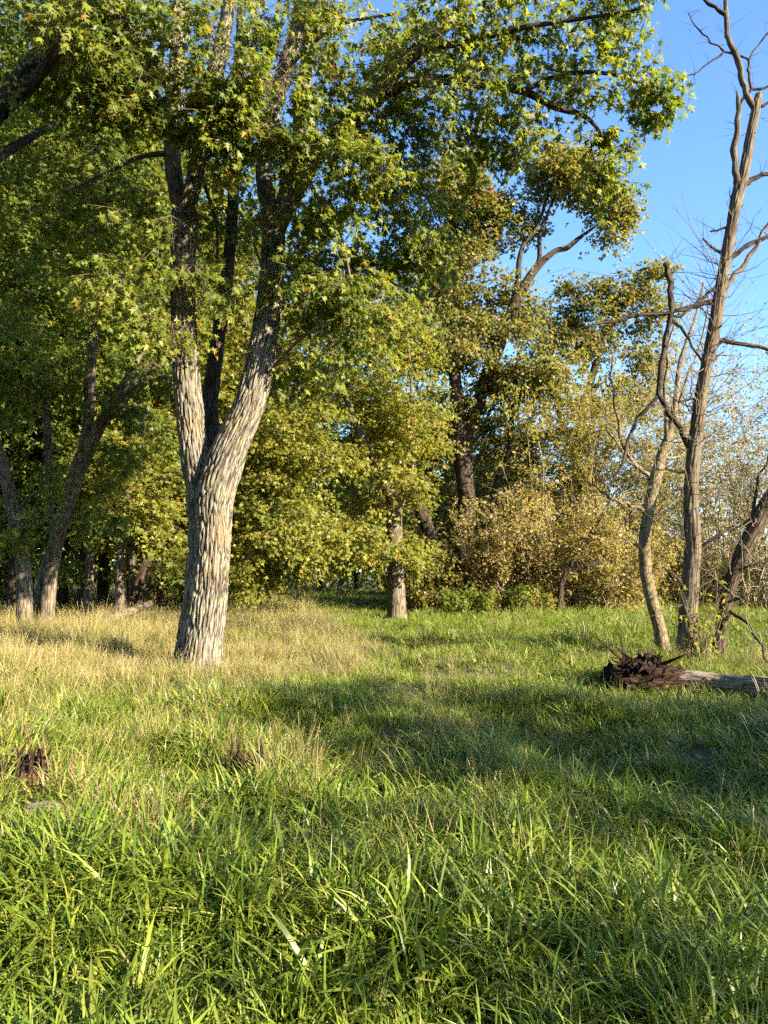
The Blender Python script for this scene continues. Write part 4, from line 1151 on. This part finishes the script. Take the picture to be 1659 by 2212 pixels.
# root plate: a lumpy disc of soil and torn wood with roots sticking out
th = np.linspace(0, 2 * np.pi, 40, endpoint=False)
cen = np.array([rb[0] + .12, rb[1] + .05, rb[2] + .18])
vs = []
NR = 14
for k in range(NR):
    t = k / (NR - 1)
    off = -.34 + .82 * t
    sc_ = math.sin(math.pi * (.16 + .70 * t)) ** .7
    lump = .55 + .75 * vnoise(np.cos(th) * 2.2 + off * 5, np.sin(th) * 2.2 + 7 + off * 3, 88) + .9 * (vnoise(np.cos(th) * 7 + off * 14, np.sin(th) * 7 - off * 9, 89) - .5) + .35 * (r_.uniform(0, 1, 40) - .5)
    rr = .34 * sc_ * lump
    vs.append(np.stack([cen[0] + off * 1.5 + .10 * (vnoise(th * 2, th * 0 + k, 90) - .5), cen[1] + rr * np.cos(th) * 1.0, cen[2] - .04 + rr * np.sin(th) * (.95 - .35 * t)], -1))
vv = np.vstack(vs); n_, s_ = NR, 40
ii = np.arange(n_ - 1)[:, None] * s_; jj = np.arange(s_)[None]; j2 = (jj + 1) % s_
qq = np.stack([ii + jj, ii + j2, ii + s_ + j2, ii + s_ + jj], -1).reshape(-1, 4)
vv = np.vstack([vv, cen + [-.42, 0, 0]]); cap = np.stack([np.arange(40), np.full(40, len(vv) - 1), (np.arange(40) + 1) % 40], -1)
uvs = np.stack([np.tile(th * .3, NR + 1)[:len(vv)], vv[:, 0]], -1)
plate = link('root_plate', mesh_np('root_plate', vv, [qq, cap], M['root'], uvs), root)
for k in range(64):
    a = r_.uniform(-.6, np.pi + .6)
    o = cen + np.array([r_.uniform(-.35, .25), .2 * np.cos(a), .22 * np.sin(a)])
    d = np.array([r_.normal(-.15, .7), np.cos(a), .75 * np.sin(a) + .1]); L = r_.uniform(.06, .22)
    p1 = o + d * L * .5 + r_.normal(0, .04, 3); p2 = o + d * L + r_.normal(0, .08, 3)
    r1 = r_.uniform(.012, .05)
    limb('root', [o, p1, p2], [r1, r1 * .7, r1 * .2], M['root'], plate, sides=8, step=0.05, wob=0.2, seed=k)

lp = [PB(118, 17.2, -.06), PB(160, 17.9, -.12), PB(215, 18.8, -.30), PB(262, 19.8, -.42), PB(330, 21.2, -.62)]
lg = thing('leaning_log', 'long thin fallen log sloping up into the left trees above the dry grass', 'log', lp[0])
limb('trunk', lp, [.13, .13, .12, .11, .08], M['bark_pale'], lg, sides=20, step=0.12, bark=.006, seed=71, wob=.1)

# rotten stumps in the grass
def stump(name, label, x, d, h, r, seed, mat='stump', jag=.5, lean=0.0):
    r_ = np.random.default_rng(seed)
    b = PB(x, d, 0.0)
    root = thing(name, label, 'stump', b)
    s = 46; rows = 14
    th = np.linspace(0, 2 * np.pi, s, endpoint=False)
    prof = h * (1 - jag * vnoise(np.cos(th) * 1.8 + 3, np.sin(th) * 1.8, seed) - jag * .5 * r_.uniform(0, 1, s))
    vs, us = [], []
    for k in range(rows):
        t = k / (rows - 1)
        rr = r * (1.25 - .35 * t + .25 * (1 - t) ** 3) * (1 + .22 * (vnoise(np.cos(th) * 2.5, np.sin(th) * 2.5 + t * 1.5, seed + 2) - .5) + .22 * (hash2(np.arange(s) // 2, np.zeros(s) + k // 4, seed) - .5))
        vs.append(np.stack([b[0] + rr * np.cos(th) + lean * t * h, b[1] + rr * np.sin(th), b[2] - .08 + (prof + .08) * t], -1))
        us.append(np.stack([th * r, np.full(s, t * h)], -1))
    for k in range(4):                                            # hollow, crumbled inside
        t = (k + 1) / 4
        rr = r * .85 * (1 - t) * (1 + .4 * (r_.uniform(0, 1, s) - .5))
        vs.append(np.stack([b[0] + rr * np.cos(th) + lean * h * (1 - .4 * t), b[1] + rr * np.sin(th), b[2] + prof * (1 - .55 * t) + r_.normal(0, .012, s)], -1))
        us.append(np.stack([th * r, h + np.full(s, t * r)], -1))
    vv = np.vstack(vs); R_ = rows + 4
    ii = np.arange(R_ - 1)[:, None] * s; jj = np.arange(s)[None]; j2 = (jj + 1) % s
    qq = np.stack([ii + jj, ii + j2, ii + s + j2, ii + s + jj], -1).reshape(-1, 4)
    link('stump_wood', mesh_np('stump_wood', vv, [qq], M[mat], np.vstack(us)), root)
    for k in range(7):                                            # splinters
        a = r_.uniform(0, 6.28); o = b + np.array([r * .8 * math.cos(a), r * .8 * math.sin(a), h * .3])
        e = o + np.array([r_.normal(0, .03) + lean * h, r_.normal(0, .03), h * r_.uniform(.45, .85)])
        limb('splinter', [o, (o + e) / 2 + r_.normal(0, .01, 3), e], [.022, .016, .004], M[mat], root, sides=6, step=.05, seed=k)
    return root


stump('rotten_stump', 'jagged crumbling brown stump in long grass at the left edge', 74, 5.4, .33, .10, 81, lean=.1)
stump('broken_stump', 'small broken reddish stump poking out of the grass left of centre', 542, 6.2, .38, .14, 82, jag=.7)
S1 = PB(74, 5.4, 0); S2 = PB(542, 6.2, 0)
sl = PB(80, 4.95, -.05); sl2 = PB(180, 4.9, -.05)
chunk = thing('wood_chunk', 'pale broken piece of wood lying in front of the crumbling stump', 'log', (sl + sl2) / 2)
limb('wood_chunk_body', [sl, (sl + sl2) / 2 + [0, 0, .015], sl2], [.035, .05, .025], M['log'], chunk, sides=14, step=.04, bark=.004, seed=91, wob=.25)


# ------------------------------------------------------------------ grass: tufts of modelled blades, scattered
def tuft(name, seed, n, L, w, arch, spreadr, segs=4, lean=0.5, heads=0.0):
    r_ = np.random.default_rng(seed)
    a = r_.uniform(0, 2 * np.pi, n); rr = spreadr * np.sqrt(r_.uniform(0, 1, n))
    o = np.stack([rr * np.cos(a), rr * np.sin(a), np.full(n, -.03)], -1)
    az = a + r_.normal(0, .9, n)
    out = np.stack([np.cos(az), np.sin(az), np.zeros(n)], -1)
    ln = r_.uniform(L[0], L[1], n); ww = r_.uniform(w[0], w[1], n)
    l0 = np.abs(r_.normal(0, lean, n)); ar = r_.uniform(arch[0], arch[1], n)
    twist = r_.normal(0, .6, n)
    m = segs + 1
    t = np.linspace(0, 1, m)
    pts = np.zeros((n, m, 3)); ang = np.zeros((n, m))
    pts[:, 0] = o
    for k in range(1, m):
        ang[:, k] = np.minimum(l0 + ar * t[k] ** 1.5, 2.5)
        step = ln / segs
        pts[:, k] = pts[:, k - 1] + step[:, None] * (np.sin(ang[:, k])[:, None] * out + np.cos(ang[:, k])[:, None] * np.array([0, 0, 1.]))
    sidev = np.stack([-np.sin(az + twist), np.cos(az + twist), np.zeros(n)], -1)
    prof = np.array([.55, .95, 1., .75, 0.0]) if segs == 4 else np.array([.6, 1., .8, 0.0]) if segs == 3 else np.interp(t, [0, .4, 1], [.6, 1, 0])
    half = ww[:, None] * prof[None, :] * .5
    Lv = pts - sidev[:, None] * half[..., None]; Rv = pts + sidev[:, None] * half[..., None]
    Lv[..., 2] += half * .35; Rv[..., 2] += half * .35              # slight keel
    verts = np.concatenate([Lv[:, :-1], Rv[:, :-1], pts[:, -1:]], 1)    # per blade: segs left, segs right, tip
    K = 2 * segs + 1
    q, tr = [], []
    for k in range(segs - 1):
        q.append((k, segs + k, segs + k + 1, k + 1))
    tr.append((segs - 1, 2 * segs - 1, 2 * segs))
    off = np.arange(n)[:, None, None] * K
    Q = (off + np.array(q)[None]).reshape(-1, 4); TR = (off + np.array(tr)[None]).reshape(-1, 3)
    V = verts.reshape(-1, 3)
    r1 = np.clip(r_.normal(.5, .24, n), 0, 1); r2 = r_.uniform(0, 1, n)
    f1 = np.concatenate([np.repeat(r1, segs - 1), r1]); f2 = np.concatenate([np.repeat(r2, segs - 1), r2])
    if heads:                                                       # seed heads on some stalks: a spindle of little spikelets
        hs = np.where(r_.uniform(0, 1, n) < heads)[0]
        hv, hf = [], []
        for b_ in hs:
            tip = pts[b_, -1]; dr_ = norm((pts[b_, -1] - pts[b_, -2])[None])[0]
            for s in range(7):
                c = tip - dr_ * (.012 * s) ; sd = r_.normal(0, 1, 3) * .006 + dr_ * .014
                pr = np.cross(sd, [0.3, .5, .8]); pr = pr / np.linalg.norm(pr) * .0028
                k0 = len(V) + len(hv)
                hv += [c - pr, c + pr, c + sd]; hf.append((k0, k0 + 1, k0 + 2))
        if hv:
            V = np.vstack([V, hv]); TR = np.vstack([TR, hf])
            f1 = np.concatenate([f1, np.full(len(hf), .8)]); f2 = np.concatenate([f2, np.full(len(hf), .95)])
    me = mesh_np(name, V, [Q, TR], M['grass'], fattr={'rnd': f1, 'rnd2': f2})
    return me


def scatter(name, meshes, pts, rot, scl, idx, dry):
    """one object: vertices carrying rotation, scale, kind and dryness; geometry nodes set a tuft on each"""
    col = bpy.data.collections.new(name + '_tufts')
    for k, me in enumerate(meshes):
        o = bpy.data.objects.new('%s_tuft_%02d' % (name, k), me)
        col.objects.link(o)
    pm = bpy.data.meshes.new(name)
    pm.vertices.add(len(pts)); pm.vertices.foreach_set('co', np.asarray(pts, np.float32).ravel())
    for nm, typ, data in (('rot', 'FLOAT_VECTOR', rot), ('scl', 'FLOAT_VECTOR', scl), ('idx', 'INT', idx), ('dry', 'FLOAT', dry)):
        at = pm.attributes.new(nm, typ, 'POINT')
        at.data.foreach_set('vector' if typ == 'FLOAT_VECTOR' else 'value', np.asarray(data, np.int32 if typ == 'INT' else np.float32).ravel())
    pm.update()
    ob = link(name, pm, None, 'stuff')
    ng = bpy.data.node_groups.new(name + '_scatter', 'GeometryNodeTree')
    ng.interface.new_socket('Geometry', in_out='INPUT', socket_type='NodeSocketGeometry')
    ng.interface.new_socket('Geometry', in_out='OUTPUT', socket_type='NodeSocketGeometry')
    gi = ng.nodes.new('NodeGroupInput'); go = ng.nodes.new('NodeGroupOutput')
    ci = ng.nodes.new('GeometryNodeCollectionInfo')
    ci.inputs['Collection'].default_value = col
    ci.inputs['Separate Children'].default_value = True
    ci.inputs['Reset Children'].default_value = True
    ip = ng.nodes.new('GeometryNodeInstanceOnPoints')
    ip.inputs['Pick Instance'].default_value = True

    def attr(nm, typ):
        n = ng.nodes.new('GeometryNodeInputNamedAttribute'); n.data_type = typ
        n.inputs['Name'].default_value = nm
        return next(o for o in n.outputs if o.enabled and o.name == 'Attribute')
    L = ng.links.new
    mp = ng.nodes.new('GeometryNodeMeshToPoints')
    L(gi.outputs[0], mp.inputs['Mesh'])
    L(mp.outputs[0], ip.inputs['Points']); L(ci.outputs[0], ip.inputs['Instance'])
    L(attr('idx', 'INT'), ip.inputs['Instance Index'])
    er = ng.nodes.new('FunctionNodeEulerToRotation')
    L(attr('rot', 'FLOAT_VECTOR'), er.inputs[0]); L(er.outputs[0], ip.inputs['Rotation'])
    L(attr('scl', 'FLOAT_VECTOR'), ip.inputs['Scale'])
    L(ip.outputs[0], go.inputs[0])
    md = ob.modifiers.new('scatter', 'NODES'); md.node_group = ng
    return ob


tufts = []
for k in range(6):
    tufts.append(tuft('lush_tuft', 400 + k, 30, (.14, .42), (.007, .018), (.6, 2.6), .12, 4, .60))        # 0-5 long arching
for k in range(5):
    tufts.append(tuft('fine_tuft', 420 + k, 30, (.12, .34), (.0045, .010), (.2, 1.7), .12, 3, .45))          # 6-10 short fine
for k in range(5):
    tufts.append(tuft('straw_tuft', 440 + k, 26, (.28, .70), (.0025, .006), (.1, 1.1), .12, 4, .30, heads=.45))  # 11-15 dry stalks
for k in range(2):
    tufts.append(tuft('flat_tuft', 460 + k, 24, (.2, .45), (.007, .015), (1.2, 2.2), .12, 4, .7))            # 16-17 lodged blades

for k in range(3):
    tufts.append(tuft('weed_rosette', 480 + k, 14, (.06, .15), (.018, .034), (.5, 1.6), .06, 4, .8))         # 18-20 broad leaves


def straw_zone(x, y):
    """1 where the grass is dry and tall (round the big maple and along the left), 0 in the lush meadow"""
    edge = np.interp(y, [0, 5, 7, 9, 11, 14, 18, 21, 26, 40], [-3.4, -2.1, -2.2, -1.9, -.9, .1, .2, -1.6, -3.2, -5])
    n = (vnoise(x / 1.1, y / 1.1, 31) - .5) * 2.2 + (vnoise(x / .35, y / .35, 32) - .5) * .8
    s = sstep(.7, -.7, x - edge + n)
    s = s * np.interp(y, [3.2, 5.0, 8.0, 10, 12], [0, .10, .16, .45, .9])
    # straw-coloured mats inside the meadow
    for (cx, cyy, rx, ry, a) in ((.45, 9.6, 1.0, .35, .4), (.0, 6.7, .40, .22, .6), (1.0, 10.8, 1.0, .4, .35), (-.9, 6.2, .5, .3, .3), (1.6, 12.5, 1.2, .4, .25), (6.3, 12.0, 1.2, 1.0, .45), (.9, 7.6, .8, .5, .25), (-2.3, 5.3, .7, .45, .55)):
        s = np.maximum(s, a * np.exp(-((x - cx) / rx) ** 2 - ((y - cyy) / ry) ** 2))
    return s


gr = np.random.default_rng(55)
allp, allr, alls, alli, alld = [], [], [], [], []
for (y0, y1, dens) in ((.6, 3.2, 360), (3.2, 5.5, 320), (5.5, 9, 220), (9, 14, 105), (14, 21, 58), (21, 30, 34), (30, 40, 16), (40, 58, 7)):
    hw = .58 * y1 + .9
    n = int(2 * hw * (y1 - y0) * dens)
    x = gr.uniform(-hw, hw, n); y = gr.uniform(y0, y1, n)
    ok = np.abs(x) < .56 * y + .9
    ok &= ground(x, y) > -.7
    # keep off the stems
    for (sx, sy, sr) in ((maple.location.x, maple.location.y, .40), (dead.location.x, dead.location.y, .22), (cen[0], cen[1] + .1, .22), (S1[0], S1[1], .17), (S1[0] * .95, S1[1] - .3, .17), (S1[0] * .90, S1[1] - .55, .15), (S2[0], S2[1], .16), (S2[0] * .97, S2[1] - .3, .24), (S2[0] * .93, S2[1] - .62, .22), (chunk.location.x, chunk.location.y, .2)):
        ok &= np.hypot(x - sx, y - sy) > sr
    # little clearings: matted or dark gaps between the mounds
    gap = .6 * vnoise(x / .36 + 9, y / .36, 41) + .5 * vnoise(x / .9 + 3, y / .9, 46)
    ok &= gr.uniform(0, 1, n) < np.clip(-.45 + 2.6 * gap, np.interp(y, [4, 10], [.05, .3]), 1)
    x, y, gap = x[ok], y[ok], gap[ok]; n = len(x)
    sz = straw_zone(x, y)
    mound = vnoise(x / .75, y / .75, 42)
    tall = .38 + .95 * mound * (.6 + .8 * gap) + .15 * gr.normal(0, 1, n)
    u = gr.uniform(0, 1, n)
    meadow = sstep(5.2, 9.5, y + 1.2 * (vnoise(x / 1.4, y / 1.4, 43) - .5))        # nearer grass is long, farther shorter
    idx = np.where(u < .22, 16 + gr.integers(0, 2, n), np.where(gr.uniform(0, 1, n) < .75 - .55 * meadow, gr.integers(0, 6, n), 6 + gr.integers(0, 5, n)))
    straw = gr.uniform(0, 1, n) < sz * .6
    idx = np.where(straw, 11 + gr.integers(0, 5, n), idx)
    q = gr.uniform(0, 1, n)
    idx = np.where(~straw & (q < .06), 18 + gr.integers(0, 3, n), idx)
    straw |= (q > .965) & (y > 4)
    idx = np.where(straw, 11 + gr.integers(0, 5, n), idx)
    dry = np.where(straw, .55 + .4 * gr.uniform(0, 1, n), -.02 + .5 * sz + .16 * gr.uniform(0, 1, n))
    s = np.clip(tall, .35, 1.5) * np.interp(y, [0, 3, 6, 12, 20, 40], [.8, .82, 1.0, 1.0, 1.25, 1.7])
    s = np.where(straw, s * .74, s)
    s = s * (1 - .45 * np.exp(-(np.hypot(x - maple.location.x, y - maple.location.y + .5) / .9) ** 2))
    # shorter along the mown path
    path = np.exp(-((x - np.interp(y, [6, 12, 20, 30], [.3, .6, .5, -1.2])) / (1.0 + .02 * y)) ** 2) * sstep(6, 9, y)
    s = s * (1 - .4 * path)
    flow = 2 * np.pi * vnoise(x / 1.7, y / 1.7, 44)
    tilt = .55 * vnoise(x / .8, y / .8, 45)
    rot = np.stack([tilt * np.cos(flow), tilt * np.sin(flow), gr.uniform(0, 6.28, n)], -1)
    allp.append(np.stack([x, y, ground(x, y)], -1)); allr.append(rot)
    alls.append(np.stack([s, s, s * gr.uniform(.85, 1.15, n)], -1)); alli.append(idx); alld.append(dry)
allp, allr, alls, alli, alld = (np.concatenate(v) for v in (allp, allr, alls, alli, alld))
isS = (alli >= 11) & (alli <= 15)
for nm, msk in (('meadow_grass', ~isS), ('dry_grass', isS)):
    scatter(nm, tufts, allp[msk], allr[msk], alls[msk], alli[msk], alld[msk])

fl = np.random.default_rng(91)
nl = 900
x = fl.uniform(-8, 8, nl); y = fl.uniform(3, 17, nl)
ok = np.abs(x) < .55 * y + .5
x, y = x[ok], y[ok]; nl = len(x)
pos = np.stack([x, y, ground(x, y) + fl.uniform(.04, .2, nl)], -1)
v, f, kk = leaves_geo(pos, fl.normal(0, 1, (nl, 3)) * [1, 1, .3], fl.normal(0, .4, (nl, 3)) + [0, 0, 1], fl.uniform(.05, .10, nl), 'maple3')
link('fallen_leaves', mesh_np('fallen_leaves', v, [f], M['brown'], fattr={'rnd': np.repeat(fl.uniform(.3, 1, nl), kk)}), None, 'stuff')
print('tufts', len(allp))
print('triangles', sum(len(me.loops) - 2 * len(me.polygons) for me in bpy.data.meshes))
